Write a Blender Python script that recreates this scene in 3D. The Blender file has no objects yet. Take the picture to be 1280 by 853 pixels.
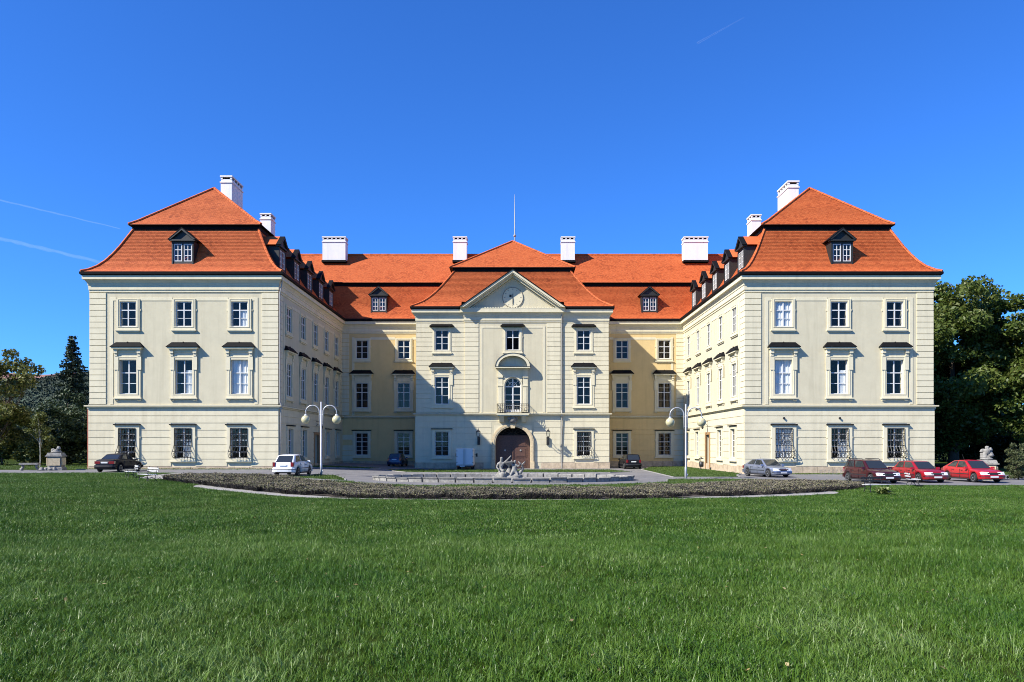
import bpy, math, random
import numpy as np
from mathutils import Vector, Matrix

random.seed(7)
rng = np.random.default_rng(11)
R = math.radians
sc = bpy.context.scene
C = sc.collection

# ------------------------------------------------------------------ camera
cam_d = bpy.data.cameras.new("camera")
cam = bpy.data.objects.new("camera", cam_d)
C.objects.link(cam)
cam.location = (0, 0, 2.0)
cam.rotation_euler = (R(90), 0, 0)
cam_d.sensor_width = 36.0
cam_d.lens = 944 / 1280 * 36.0
cam_d.shift_x = -5 / 1280
cam_d.shift_y = 131.5 / 1280
cam_d.clip_start = 0.1
cam_d.clip_end = 20000
sc.camera = cam

# ------------------------------------------------------------------ sky, sun, exposure
to_sun = Vector((-1.8, -1.0, 1.75)).normalized()
elev = math.asin(to_sun.z)
w = bpy.data.worlds.new("World")
sc.world = w
w.use_nodes = True
nt = w.node_tree
bg = nt.nodes["Background"]
sky = nt.nodes.new("ShaderNodeTexSky")
sky.sky_type = 'NISHITA'
sky.sun_disc = False
sky.sun_elevation = elev
sky.sun_rotation = math.atan2(to_sun.x, to_sun.y)
sky.altitude = 300
sky.air_density = 1.0
sky.dust_density = 0.0
sky.ozone_density = 3.0
hs = nt.nodes.new("ShaderNodeMix")            # deep autumn blue: a little less red, more blue
hs.data_type = 'RGBA'; hs.blend_type = 'MULTIPLY'; hs.inputs[0].default_value = 1.0
hs.inputs[7].default_value = (0.36, 0.93, 1.88, 1)
nt.links.new(sky.outputs[0], hs.inputs[6])
nt.links.new(hs.outputs[2], bg.inputs["Color"])
bg.inputs["Strength"].default_value = 0.063
sun_d = bpy.data.lights.new("sun", 'SUN')
sun_d.energy = 5.0
sun_d.angle = R(0.5)
sun_d.color = (1.0, 0.95, 0.86)
sun = bpy.data.objects.new("sun", sun_d)
C.objects.link(sun)
sun.rotation_euler = to_sun.to_track_quat('Z', 'Y').to_euler()
sun.location = (-60, -40, 60)
sc.view_settings.view_transform = 'Standard'
sc.view_settings.look = 'None'
sc.view_settings.exposure = 0.95
sc.view_settings.gamma = 1.0
sc.cycles.max_bounces = 6
sc.cycles.diffuse_bounces = 4
sc.cycles.transparent_max_bounces = 8
sc.cycles.use_denoising = True
sc.cycles.denoiser = 'OPENIMAGEDENOISE'
sc.cycles.denoising_input_passes = 'RGB_ALBEDO_NORMAL'
sc.cycles.denoising_prefilter = 'NONE'
sc.cycles.filter_width = 1.0

# ------------------------------------------------------------------ terrain
def sst(a, b, x):
    t = np.clip((np.asarray(x, float) - a) / (b - a), 0, 1)
    return t * t * (3 - 2 * t)

EA, EB, EC = 26.0, 22.5, 56.0           # drive ellipse: half axes, centre distance
def rho(x, y):
    return np.sqrt((np.asarray(x, float) / EA) ** 2 + ((np.asarray(y, float) - EC) / EB) ** 2)

def g(x, y):
    x = np.asarray(x, float); y = np.asarray(y, float)
    z = -0.45 + 0.40 * sst(-8, -20, x)
    t = np.clip((37 - y) / 31.0, 0, 1.15)
    z = z + (0.42 - z) * np.minimum(1.0, 1.15 * t * t / (t + 0.15))
    lawn = sst(1.02, 1.3, rho(x, y)) * sst(62, 50, y)
    z = z + lawn * (0.035 * np.sin(x * 0.55 + y * 0.21) + 0.03 * np.sin(y * 0.6 - x * 0.17 + 1.0) + 0.02 * np.sin(x * 1.3 + 2 + y * 0.9))
    return z
def gz(x, y):
    return float(g(x, y))

# ------------------------------------------------------------------ helpers
def tag(o, label=None, cat=None, group=None, kind=None):
    if label: o['label'] = label
    if cat: o['category'] = cat
    if group: o['group'] = group
    if kind: o['kind'] = kind
    return o

class MB:
    def __init__(s):
        s.v = []; s.f = []; s.m = []
    def add(s, vs, fs, mi=0):
        o = len(s.v)
        s.v += [tuple(map(float, v)) for v in vs]
        s.f += [tuple(i + o for i in f) for f in fs]
        s.m += [mi] * len(fs)
    def box(s, x0, x1, y0, y1, z0, z1, mi=0):
        s.add([(x0, y0, z0), (x1, y0, z0), (x1, y1, z0), (x0, y1, z0), (x0, y0, z1), (x1, y0, z1), (x1, y1, z1), (x0, y1, z1)],
              [(0, 3, 2, 1), (4, 5, 6, 7), (0, 1, 5, 4), (1, 2, 6, 5), (2, 3, 7, 6), (3, 0, 4, 7)], mi)
    def frustum(s, a, b, mi=0):      # a, b = (x0,x1,y0,y1,z)
        s.add([(a[0], a[2], a[4]), (a[1], a[2], a[4]), (a[1], a[3], a[4]), (a[0], a[3], a[4]),
               (b[0], b[2], b[4]), (b[1], b[2], b[4]), (b[1], b[3], b[4]), (b[0], b[3], b[4])],
              [(0, 3, 2, 1), (4, 5, 6, 7), (0, 1, 5, 4), (1, 2, 6, 5), (2, 3, 7, 6), (3, 0, 4, 7)], mi)
    def prism(s, poly, y0, y1, mi=0):     # polygon in (x, z), extruded along y; counter-clockwise seen from -y
        n = len(poly)
        s.add([(p[0], y0, p[1]) for p in poly] + [(p[0], y1, p[1]) for p in poly],
              [tuple(range(n)), tuple(range(2 * n - 1, n - 1, -1))] +
              [((i + 1) % n, i, n + i, n + (i + 1) % n) for i in range(n)], mi)
    def tube(s, pts, r, n=6, mi=0, cap=True):
        pts = [Vector(p) for p in pts]
        rs = r if isinstance(r, (list, tuple)) else [r] * len(pts)
        rings = []; up = Vector((0.13, 0.31, 0.94))
        for i, p in enumerate(pts):
            t = (pts[min(i + 1, len(pts) - 1)] - pts[max(i - 1, 0)])
            t = t.normalized() if t.length > 1e-9 else Vector((0, 0, 1))
            if abs(t.dot(up)) > 0.97: up = Vector((0.95, 0.2, 0.1))
            a = t.cross(up).normalized(); b = t.cross(a).normalized()
            rings.append([p + (a * math.cos(k * 2 * math.pi / n) + b * math.sin(k * 2 * math.pi / n)) * rs[i] for k in range(n)])
        vs = [q for ring in rings for q in ring]
        fs = []
        for i in range(len(pts) - 1):
            for k in range(n):
                k2 = (k + 1) % n
                fs.append((i * n + k, i * n + k2, (i + 1) * n + k2, (i + 1) * n + k))
        if cap:
            fs.append(tuple(range(n - 1, -1, -1)))
            fs.append(tuple((len(pts) - 1) * n + k for k in range(n)))
        s.add(vs, fs, mi)
    def lathe(s, prof, n=20, c=(0, 0, 0), mi=0, sx=1, sy=1):
        vs = []
        for (r, z) in prof:
            for k in range(n):
                a = 2 * math.pi * k / n
                vs.append((c[0] + r * sx * math.cos(a), c[1] + r * sy * math.sin(a), c[2] + z))
        fs = []
        for i in range(len(prof) - 1):
            for k in range(n):
                k2 = (k + 1) % n
                fs.append((i * n + k, i * n + k2, (i + 1) * n + k2, (i + 1) * n + k))
        fs.append(tuple(range(n - 1, -1, -1)))
        fs.append(tuple((len(prof) - 1) * n + k for k in range(n)))
        s.add(vs, fs, mi)
    def ball(s, c, r, n=14, m=9, mi=0, sc3=(1, 1, 1)):
        prof = []
        for i in range(1, m):
            a = math.pi * i / m
            prof.append((r * math.sin(a), -r * math.cos(a) * sc3[2]))
        s.lathe(prof, n, c, mi, sc3[0], sc3[1])
    def mesh(s, name, mats, smooth=False):
        me = bpy.data.meshes.new(name)
        me.from_pydata(s.v, [], s.f)
        for m in (mats if isinstance(mats, (list, tuple)) else [mats]):
            me.materials.append(m)
        if max(s.m, default=0) > 0:
            me.polygons.foreach_set('material_index', s.m)
        if smooth:
            me.polygons.foreach_set('use_smooth', [True] * len(me.polygons))
        me.update()
        return me
    def build(s, name, mats, parent=None, smooth=False, loc=None, rot=0):
        return put(name, s.mesh(name, mats, smooth), parent, loc, rot)

def put(name, me, parent=None, loc=None, rot=0):
    o = bpy.data.objects.new(name, me)
    C.objects.link(o)
    if parent: o.parent = parent
    if loc is not None: o.location = loc
    o.rotation_euler = (0, 0, rot)
    return o

def empty(name, loc=(0, 0, 0), rot=0, parent=None):
    o = bpy.data.objects.new(name, None)
    C.objects.link(o)
    o.location = loc; o.rotation_euler = (0, 0, rot)
    o.empty_display_size = 0.3
    if parent: o.parent = parent
    return o

def copy_tree(o, parent=None):
    c = o.copy(); C.objects.link(c); c.parent = parent
    for ch in list(o.children):
        copy_tree(ch, c)
    return c

def np_quads(name, V, mat, n=4):
    """V: (N*n,3) vertices, consecutive groups of n form one face."""
    nf = len(V) // n
    me = bpy.data.meshes.new(name)
    me.vertices.add(len(V)); me.vertices.foreach_set('co', np.ascontiguousarray(V, dtype=np.float32).ravel())
    me.loops.add(len(V)); me.loops.foreach_set('vertex_index', np.arange(len(V), dtype=np.int32))
    me.polygons.add(nf); me.polygons.foreach_set('loop_start', np.arange(0, len(V), n, dtype=np.int32))
    if mat: me.materials.append(mat)
    me.update(calc_edges=True)
    return me

# ------------------------------------------------------------------ materials
def nodes_of(name):
    m = bpy.data.materials.new(name); m.use_nodes = True
    return m, m.node_tree, m.node_tree.nodes["Principled BSDF"]

def M(name, col, rough=0.7, var=0.0, scale=3.0, bump=0.0, bscale=40.0, metal=0.0, coat=0.0, spec=0.5, stain=0.0, col2=None, sscale=0.35, streak=0.0):
    m, t, p = nodes_of(name)
    p.inputs["Roughness"].default_value = rough
    p.inputs["Metallic"].default_value = metal
    p.inputs["Coat Weight"].default_value = coat
    p.inputs["Coat Roughness"].default_value = 0.05
    p.inputs["Specular IOR Level"].default_value = spec
    c4 = (*col, 1)
    p.inputs["Base Color"].default_value = c4
    geo = t.nodes.new("ShaderNodeNewGeometry")
    if var or stain or col2:
        n = t.nodes.new("ShaderNodeTexNoise"); n.inputs["Scale"].default_value = scale; n.inputs["Detail"].default_value = 6; n.inputs["Roughness"].default_value = 0.65
        t.links.new(geo.outputs["Position"], n.inputs["Vector"])
        mx = t.nodes.new("ShaderNodeMix"); mx.data_type = 'RGBA'
        mr = t.nodes.new("ShaderNodeMapRange"); mr.inputs[1].default_value = 0.3; mr.inputs[2].default_value = 0.7
        t.links.new(n.outputs["Fac"], mr.inputs[0]); t.links.new(mr.outputs[0], mx.inputs[0])
        c2 = col2 or tuple(c * (1 + var) for c in col)
        c1 = col if col2 else tuple(c * (1 - var) for c in col)
        mx.inputs[6].default_value = (*c1, 1); mx.inputs[7].default_value = (*c2, 1)
        out = mx.outputs[2]
        if stain:
            n2 = t.nodes.new("ShaderNodeTexNoise"); n2.inputs["Scale"].default_value = sscale; n2.inputs["Detail"].default_value = 8; n2.inputs["Roughness"].default_value = 0.7
            mp = t.nodes.new("ShaderNodeMapping"); mp.inputs["Scale"].default_value = (1.6, 1.6, 0.5)
            t.links.new(geo.outputs["Position"], mp.inputs[0]); t.links.new(mp.outputs[0], n2.inputs["Vector"])
            mr2 = t.nodes.new("ShaderNodeMapRange"); mr2.inputs[1].default_value = 0.52; mr2.inputs[2].default_value = 0.75; mr2.inputs[4].default_value = stain
            t.links.new(n2.outputs["Fac"], mr2.inputs[0])
            mx2 = t.nodes.new("ShaderNodeMix"); mx2.data_type = 'RGBA'
            t.links.new(mr2.outputs[0], mx2.inputs[0]); t.links.new(out, mx2.inputs[6])
            mx2.inputs[7].default_value = (col[0] * 0.62, col[1] * 0.58, col[2] * 0.52, 1)
            out = mx2.outputs[2]
        if streak:
            n3 = t.nodes.new("ShaderNodeTexNoise"); n3.inputs["Scale"].default_value = 1.0; n3.inputs["Detail"].default_value = 5; n3.inputs["Roughness"].default_value = 0.6
            mp3 = t.nodes.new("ShaderNodeMapping"); mp3.inputs["Scale"].default_value = (2.6, 2.6, 0.16)
            t.links.new(geo.outputs["Position"], mp3.inputs[0]); t.links.new(mp3.outputs[0], n3.inputs["Vector"])
            mr3 = t.nodes.new("ShaderNodeMapRange"); mr3.inputs[1].default_value = 0.50; mr3.inputs[2].default_value = 0.78; mr3.inputs[4].default_value = streak
            t.links.new(n3.outputs["Fac"], mr3.inputs[0])
            mx3 = t.nodes.new("ShaderNodeMix"); mx3.data_type = 'RGBA'
            t.links.new(mr3.outputs[0], mx3.inputs[0]); t.links.new(out, mx3.inputs[6])
            mx3.inputs[7].default_value = (col[0] * 0.55, col[1] * 0.53, col[2] * 0.50, 1)
            out = mx3.outputs[2]
        t.links.new(out, p.inputs["Base Color"])
    if bump:
        nb = t.nodes.new("ShaderNodeTexNoise"); nb.inputs["Scale"].default_value = bscale; nb.inputs["Detail"].default_value = 4
        t.links.new(geo.outputs["Position"], nb.inputs["Vector"])
        b = t.nodes.new("ShaderNodeBump"); b.inputs["Strength"].default_value = bump; b.inputs["Distance"].default_value = 0.02
        t.links.new(nb.outputs["Fac"], b.inputs["Height"]); t.links.new(b.outputs[0], p.inputs["Normal"])
    return m

def M_island(name, cols, rough=0.6, transl=0.0, patch=0.0, pscale=0.5, spec=0.4):
    """Colour chosen per loose piece (tile, leaf, blade)."""
    m, t, p = nodes_of(name)
    geo = t.nodes.new("ShaderNodeNewGeometry")
    cr = t.nodes.new("ShaderNodeValToRGB")
    el = cr.color_ramp.elements
    for i, c in enumerate(cols):
        pos = i / max(1, len(cols) - 1)
        e = el[i] if i < 2 else el.new(pos)
        e.position = pos; e.color = (*c, 1)
    fac = geo.outputs["Random Per Island"]
    if patch:
        n = t.nodes.new("ShaderNodeTexNoise"); n.inputs["Scale"].default_value = pscale; n.inputs["Detail"].default_value = 5
        t.links.new(geo.outputs["Position"], n.inputs["Vector"])
        mr = t.nodes.new("ShaderNodeMapRange"); mr.inputs[1].default_value = 0.3; mr.inputs[2].default_value = 0.7
        t.links.new(n.outputs["Fac"], mr.inputs[0])
        mx = t.nodes.new("ShaderNodeMix"); mx.inputs[0].default_value = patch
        t.links.new(fac, mx.inputs[2]); t.links.new(mr.outputs[0], mx.inputs[3])
        fac = mx.outputs[0]
    t.links.new(fac, cr.inputs[0])
    t.links.new(cr.outputs[0], p.inputs["Base Color"])
    p.inputs["Roughness"].default_value = rough
    p.inputs["Specular IOR Level"].default_value = spec
    if transl:
        tr = t.nodes.new("ShaderNodeBsdfTranslucent"); ms = t.nodes.new("ShaderNodeMixShader")
        t.links.new(cr.outputs[0], tr.inputs["Color"]); ms.inputs[0].default_value = transl
        t.links.new(p.outputs[0], ms.inputs[1]); t.links.new(tr.outputs[0], ms.inputs[2])
        t.links.new(ms.outputs[0], t.nodes["Material Output"].inputs[0])
    return m

def M_glass(name, tint=(0.6, 0.66, 0.7), alpha=0.75):
    m, t, p = nodes_of(name)
    tr = t.nodes.new("ShaderNodeBsdfTransparent"); tr.inputs[0].default_value = (*tint, 1)
    gl = t.nodes.new("ShaderNodeBsdfGlossy"); gl.inputs["Roughness"].default_value = 0.03
    lw = t.nodes.new("ShaderNodeLayerWeight"); lw.inputs[0].default_value = 0.5       # Schlick, the same from both sides
    pw = t.nodes.new("ShaderNodeMath"); pw.operation = 'POWER'; pw.inputs[1].default_value = 4.0
    fr = t.nodes.new("ShaderNodeMath"); fr.operation = 'MULTIPLY_ADD'; fr.inputs[1].default_value = 0.7; fr.inputs[2].default_value = 0.05
    t.links.new(lw.outputs["Facing"], pw.inputs[0]); t.links.new(pw.outputs[0], fr.inputs[0])
    gl.inputs[0].default_value = (0.68, 0.63, 0.56, 1)
    ms = t.nodes.new("ShaderNodeMixShader")
    t.links.new(fr.outputs[0], ms.inputs[0]); t.links.new(tr.outputs[0], ms.inputs[1]); t.links.new(gl.outputs[0], ms.inputs[2])
    t.links.new(ms.outputs[0], t.nodes["Material Output"].inputs[0])
    return m

m_field = M("field_plaster", (0.54, 0.487, 0.335), 0.85, 0.05, 1.2, 0.25, 18, stain=0.22, streak=0.30)
m_trim = M("trim_plaster", (0.635, 0.575, 0.40), 0.8, 0.05, 1.6, 0.2, 20, stain=0.22, streak=0.30)
m_ochre = M("ochre_plaster", (0.63, 0.465, 0.215), 0.85, 0.05, 1.2, 0.25, 18, stain=0.22, streak=0.30)
m_band = M("band_plaster", (0.615, 0.555, 0.385), 0.85, 0.06, 1.4, 0.2, 18, stain=0.28, streak=0.30)
m_plinth = M("plinth_stone", (0.44, 0.35, 0.24), 0.9, 0.3, 2.2, 0.5, 14, stain=0.5)
m_stone = M("grey_stone", (0.20, 0.19, 0.17), 0.9, 0.3, 4.0, 0.6, 18, stain=0.55, sscale=2.0)
m_palestone = M("pale_stone", (0.225, 0.215, 0.19), 0.9, 0.4, 5.0, 0.6, 20, stain=0.85, sscale=2.5)
m_creamstone = M("cream_stone", (0.55, 0.44, 0.27), 0.9, 0.2, 6.0, 0.4, 20, stain=0.3, sscale=2.0)
m_white = M("white_paint", (0.60, 0.60, 0.58), 0.45, 0.03, 6.0)
m_chim = M("chimney_render", (0.70, 0.70, 0.69), 0.85, 0.04, 1.5, 0.2, 20, stain=0.15, streak=0.35)
m_glass = M_glass("window_glass", (0.9, 0.92, 0.92))
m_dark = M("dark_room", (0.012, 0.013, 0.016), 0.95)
m_curtain = M("curtain_cloth", (0.75, 0.76, 0.76), 0.9, 0.08, 9.0)
m_metal = M("slate_metal", (0.006, 0.006, 0.0065), 0.7, 0.3, 3.0, 0.15, 12, spec=0.12)
m_iron = M("black_iron", (0.012, 0.012, 0.013), 0.5, 0.2, 9)
m_zinc = M("zinc_pipe", (0.33, 0.31, 0.27), 0.5, 0.1, 4, metal=0.3)
m_door = M("brown_wood", (0.085, 0.040, 0.026), 0.55, 0.35, 7.0, 0.3, 30)
m_doortan = M("tan_wood", (0.34, 0.20, 0.09), 0.6, 0.2, 6.0)
m_tile = M_island("clay_tiles", [(0.29, 0.058, 0.016), (0.44, 0.092, 0.024), (0.53, 0.125, 0.035), (0.38, 0.080, 0.023)], 0.75, patch=0.45, pscale=0.6, spec=0.25)
m_deck = M("roof_deck", (0.30, 0.07, 0.03), 0.9)
m_dormer = M("dormer_cladding", (0.015, 0.016, 0.014), 0.6, 0.3, 5.0, 0.2, 20)
m_asphalt = M("asphalt", (0.14, 0.135, 0.135), 0.92, 0.18, 1.1, 0.4, 60, stain=0.35)
m_path = M("pale_path", (0.27, 0.255, 0.23), 0.92, 0.15, 1.5, 0.4, 60, stain=0.3)
m_kerb = M("kerb_stone", (0.26, 0.25, 0.23), 0.9, 0.2, 3.0, 0.4, 20)
m_grass_ground = M("turf_soil", (0.018, 0.03, 0.005), 0.95, 0.0, 0.8, 0.6, 30, col2=(0.036, 0.052, 0.009), spec=0.03)
m_blade = M_island("grass_blades", [(0.006, 0.022, 0.002), (0.018, 0.060, 0.003), (0.036, 0.100, 0.006), (0.062, 0.132, 0.010), (0.10, 0.175, 0.020), (0.21, 0.29, 0.10)], 0.42, 0.25, patch=0.36, pscale=0.5, spec=0.35)
m_turf = M_island("turf_blades", [(0.04, 0.085, 0.012), (0.06, 0.115, 0.016), (0.085, 0.135, 0.022)], 0.55, 0.25)

# ------------------------------------------------------------------ palace
XC = -0.4
LX0, LX1, RX0, RX1 = -37.2, -20.83, 20.03, 36.4
YF, YR, YC, YB = 66.0, 90.2, 82.3, 105.0
CX0, CX1 = XC - 10.44, XC + 10.44
Z_EAVE = 17.05
palace = empty("palace", (XC, YR, 0))
tag(palace, "cream three storey baroque palace with two wings and orange tiled mansard roofs", "palace")

def P_build(mb, name, mats, parent=None, smooth=False, loc=(0, 0, 0), rot=0, kind=None):
    """build in world / facade coordinates under the palace (whose empty has an offset)"""
    o = mb.build(name, mats, parent or palace, smooth)
    place(o, parent or palace, loc, rot)
    if kind: o['kind'] = kind
    return o

def wmat(o):
    m = Matrix.LocRotScale(o.location, o.rotation_euler, o.scale)
    return wmat(o.parent) @ m if o.parent else m

def place(o, parent, loc, rot):
    """set o's world location/z-rotation although it hangs under parent"""
    wm = Matrix.Translation(loc) @ Matrix.Rotation(rot, 4, 'Z')
    lm = wmat(parent).inverted() @ wm
    o.location = lm.to_translation(); o.rotation_euler = lm.to_euler()

BANDS = []
class Facade:
    def __init__(s, ox, oy, ang, L):
        s.ox, s.oy, s.ang, s.L = ox, oy, R(ang), L
        s.open = []      # wall openings (u0,u1,z0,z1)
        s.excl = []      # where the bands stop
    def loc(s, u=0, out=0, z=0):
        c, n = math.cos(s.ang), math.sin(s.ang)
        return (s.ox + u * c + out * n, s.oy + u * n - out * c, z)
    def build(s, mb, name, mats, u=0, z=0, parent=None, smooth=False, kind=None, out=0):
        return P_build(mb, name, mats, parent, smooth, s.loc(u, out, z), s.ang, kind)
    def inst(s, me, name, u, z, parent=None):
        o = bpy.data.objects.new(name, me); C.objects.link(o); o.parent = parent or palace
        place(o, parent or palace, s.loc(u, 0, z), s.ang)
        return o
    def walls(s, z0, z1, mat, proud=0.0, thick=0.5, name="wall", e0=0.0, e1=0.0):
        mb = MB()
        ops = [o for o in s.open if o[3] > z0 and o[2] < z1]
        us = sorted({-e0, s.L + e1, *[o[0] for o in ops], *[o[1] for o in ops]})
        zs = sorted({z0, z1, *[max(z0, o[2]) for o in ops], *[min(z1, o[3]) for o in ops]})
        y = -proud
        for i in range(len(us) - 1):
            for k in range(len(zs) - 1):
                um, zm = (us[i] + us[i + 1]) / 2, (zs[k] + zs[k + 1]) / 2
                if any(o[0] < um < o[1] and o[2] < zm < o[3] for o in ops): continue
                mb.add([(us[i], y, zs[k]), (us[i + 1], y, zs[k]), (us[i + 1], y, zs[k + 1]), (us[i], y, zs[k + 1])], [(0, 1, 2, 3)])
        for (a, b, c, d) in ops:
            c, d = max(c, z0), min(d, z1)
            mb.add([(a, y, c), (a, y, d), (a, thick, d), (a, thick, c)], [(3, 2, 1, 0)])
            mb.add([(b, y, c), (b, y, d), (b, thick, d), (b, thick, c)], [(0, 1, 2, 3)])
            mb.add([(a, y, d), (b, y, d), (b, thick, d), (a, thick, d)], [(0, 1, 2, 3)])
            mb.add([(a, y, c), (b, y, c), (b, thick, c), (a, thick, c)], [(3, 2, 1, 0)])
        if proud:   # top and end caps of the thicker storey
            mb.add([(-e0, y, z1), (s.L + e1, y, z1), (s.L + e1, 0, z1), (-e0, 0, z1)], [(0, 1, 2, 3)])
        return s.build(mb, name, mat)
    def segs(s, u0, u1, z0, z1):
        cuts = sorted([(e[0], e[1]) for e in s.excl if e[3] > z0 + 0.03 and e[2] < z1 - 0.03])
        out = []; a = u0
        for c in cuts:
            if c[0] > a + 0.05: out.append((a, min(c[0], u1)))
            a = max(a, c[1])
            if a >= u1: break
        if a < u1 - 0.05: out.append((a, u1))
        return [q for q in out if q[1] - q[0] > 0.05]
    def bands(s, u0, u1, z0, z1, pitch, base, mat, proud=0.05, joint=0.05, name="wall_band"):
        n = max(1, round((z1 - z0) / pitch)); p = (z1 - z0) / n
        for k in range(n):
            a, b = z0 + k * p + joint / 2, z0 + (k + 1) * p - joint / 2
            for (q0, q1) in s.segs(u0, u1, a, b):
                BANDS.append(((q1 - q0) * (b - a), s, name, mat, (q0, q1, -base - proud, -base + 0.02, a, b)))
    def moulding(s, prof, name, mats, k0, k1, mi=None, base=0.0, ua=None, ub=None):
        """sweep (out, z) profile along the facade; k=+1 outer corner, -1 inner corner, 0 square end"""
        mb = MB()
        ua = 0 if ua is None else ua; ub = s.L if ub is None else ub
        vs = []
        for (o, z) in prof:
            vs += [(ua - k0 * o, -o - base, z), (ub + k1 * o, -o - base, z)]
        for i in range(len(prof) - 1):
            mb.add([vs[2 * i], vs[2 * i + 1], vs[2 * i + 3], vs[2 * i + 2]], [(0, 1, 2, 3)], mi[i] if mi else 0)
        n = len(prof)
        mb.add([vs[2 * i] for i in range(n)], [tuple(range(n))][::1])
        mb.add([vs[2 * i + 1] for i in range(n)], [tuple(range(n - 1, -1, -1))])
        return s.build(mb, name, mats)

# ---- window meshes, local: x along the wall, -y outwards, z up from the opening's bottom
def casement(wd, h, rows, transom, y, fr=0.08, bar=0.036, thick=0.07, double=True):
    mb = MB(); hw = wd / 2
    y0, y1 = y, y + thick
    mb.box(-hw, -hw + fr, y0, y1, 0, h); mb.box(hw - fr, hw, y0, y1, 0, h)
    mb.box(-hw + fr, hw - fr, y0, y1, h - fr, h); mb.box(-hw + fr, hw - fr, y0, y1, 0, fr)
    mb.box(-0.048, 0.048, y0 - 0.012, y1 - 0.012, fr, h - fr)
    if transom:
        for sx in (-1, 1):
            mb.box(min(sx * 0.048, sx * (hw - fr)), max(sx * 0.048, sx * (hw - fr)), y0 - 0.008, y1 - 0.008, transom - 0.042, transom + 0.042)
    zs = [fr, transom - 0.05] if transom else [fr, h - fr]
    n = rows
    def muntins(za, zb, k):
        for i in range(1, k):
            z = za + (zb - za) * i / k
            for sx in (-1, 1):
                mb.box(min(sx * 0.048, sx * (hw - fr)), max(sx * 0.048, sx * (hw - fr)), y0 + 0.012, y1 - 0.012, z - bar / 2, z + bar / 2)
    if transom:
        muntins(fr, transom - 0.05, n[0]); muntins(transom + 0.05, h - fr, n[1])
    else:
        muntins(fr, h - fr, n[0])
    return mb

def pane(wd, h, y):
    mb = MB(); hw = wd / 2
    mb.add([(-hw + 0.05, y, 0.04), (hw - 0.05, y, 0.04), (hw - 0.05, y, h - 0.04), (-hw + 0.05, y, h - 0.04)], [(0, 1, 2, 3)])
    return mb

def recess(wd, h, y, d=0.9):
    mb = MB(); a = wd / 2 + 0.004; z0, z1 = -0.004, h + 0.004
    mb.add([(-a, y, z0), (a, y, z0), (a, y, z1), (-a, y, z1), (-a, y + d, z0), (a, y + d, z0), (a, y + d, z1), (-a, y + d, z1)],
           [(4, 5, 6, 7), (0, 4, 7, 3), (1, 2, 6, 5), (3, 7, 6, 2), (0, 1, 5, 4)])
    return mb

def ring(mb, wd, h, side, top, bot, y0, y1, mi=0):
    hw = wd / 2
    mb.box(-hw - side, -hw, y0, y1, -bot, h + top, mi); mb.box(hw, hw + side, y0, y1, -bot, h + top, mi)
    mb.box(-hw, hw, y0, y1, h, h + top, mi)
    if bot: mb.box(-hw, hw, y0, y1, -bot, 0, mi)

# third floor
W3, H3, ZB3 = 1.45, 2.20, 12.44
t3_case = casement(W3, H3, (2, 1), H3 * 0.655, 0.01).mesh("window", m_white)
t3_pane = pane(W3, H3, 0.05).mesh("window_glass", m_glass)
t3_room = recess(W3, H3, 0.5).mesh("room_recess", m_dark)
mb = MB(); ring(mb, W3, H3, 0.30, 0.24, 0.26, -0.09, 0.0)
ring(mb, W3 + 0.2, H3 + 0.16, 0.06, 0.06, 0.06, -0.12, -0.09)
for sx in (-1, 1):
    mb.box(min(sx * 1.025, sx * 1.12), max(sx * 1.025, sx * 1.12), -0.06, 0, H3 * 0.62, H3 * 0.70)
t3_sur = mb.mesh("window_surround", m_trim)
mb = MB(); mb.box(-1.10, 1.10, -0.17, 0.0, -0.36, -0.26); mb.box(-1.0, 1.0, -0.10, 0, -0.46, -0.36)
t3_sill = mb.mesh("window_sill", m_trim)
mb = MB()
mb.frustum((-1.32, 1.32, -0.44, 0.0, H3 + 0.42), (-1.12, 1.12, -0.10, 0.0, H3 + 0.66)); mb.box(-1.34, 1.34, -0.46, 0, H3 + 0.36, H3 + 0.42)
t3_hood = mb.mesh("window_hood", m_metal)

# second floor
W2, H2, ZB2 = 1.50, 3.0, 6.56
t2_case = casement(W2, H2, (2, 2), H2 * 0.62, 0.01).mesh("window", m_white)
t2_deep = casement(W2, H2, (2, 1), H2 * 0.62, 0.13, fr=0.07, bar=0.05).mesh("window", m_white)
t2_pane = pane(W2, H2, 0.05).mesh("window_glass", m_glass)
t2_dpane = pane(W2, H2, 0.17).mesh("window_glass", m_glass)
t2_room = recess(W2, H2, 0.5).mesh("room_recess", m_dark)
mb = MB()
ring(mb, W2, H2, 0.36, 0.30, 0.32, -0.10, 0.0)
ring(mb, W2 + 0.22, H2 + 0.18, 0.07, 0.07, 0.07, -0.13, -0.10)
for sx in (-1, 1):
    x0, x1 = sorted((sx * 0.80, sx * 1.19))
    mb.box(x0, x1, -0.15, -0.101, H2 * 0.70, H2 * 0.70 + 0.11)                # knee of the surround
    mb.box(x0, x1, -0.14, -0.101, H2 * 0.70 + 0.11, H2 + 0.28)
    mb.box(*sorted((sx * 0.86, sx * 1.16)), -0.26, 0.0, H2 + 0.56, H2 + 0.86)   # console
    mb.box(*sorted((sx * 0.89, sx * 1.13)), -0.18, 0.0, H2 + 0.32, H2 + 0.56)
    for q in (0.90, 1.0, 1.1):
        mb.box(*sorted((sx * (q - 0.03), sx * (q + 0.03))), -0.12, 0.0, -0.58, -0.46)   # drops under the sill
mb.box(-0.86, 0.86, -0.08, 0.0, H2 + 0.30, H2 + 0.86)
mb.box(-0.80, 0.80, -0.13, -0.08, H2 + 0.62, H2 + 0.70)
t2_sur = mb.mesh("window_surround", m_trim)
mb = MB(); mb.box(-1.22, 1.22, -0.20, 0.0, -0.42, -0.32); mb.box(-1.15, 1.15, -0.13, 0, -0.46, -0.42)
t2_sill = mb.mesh("window_sill", m_trim)
mb = MB()
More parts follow.
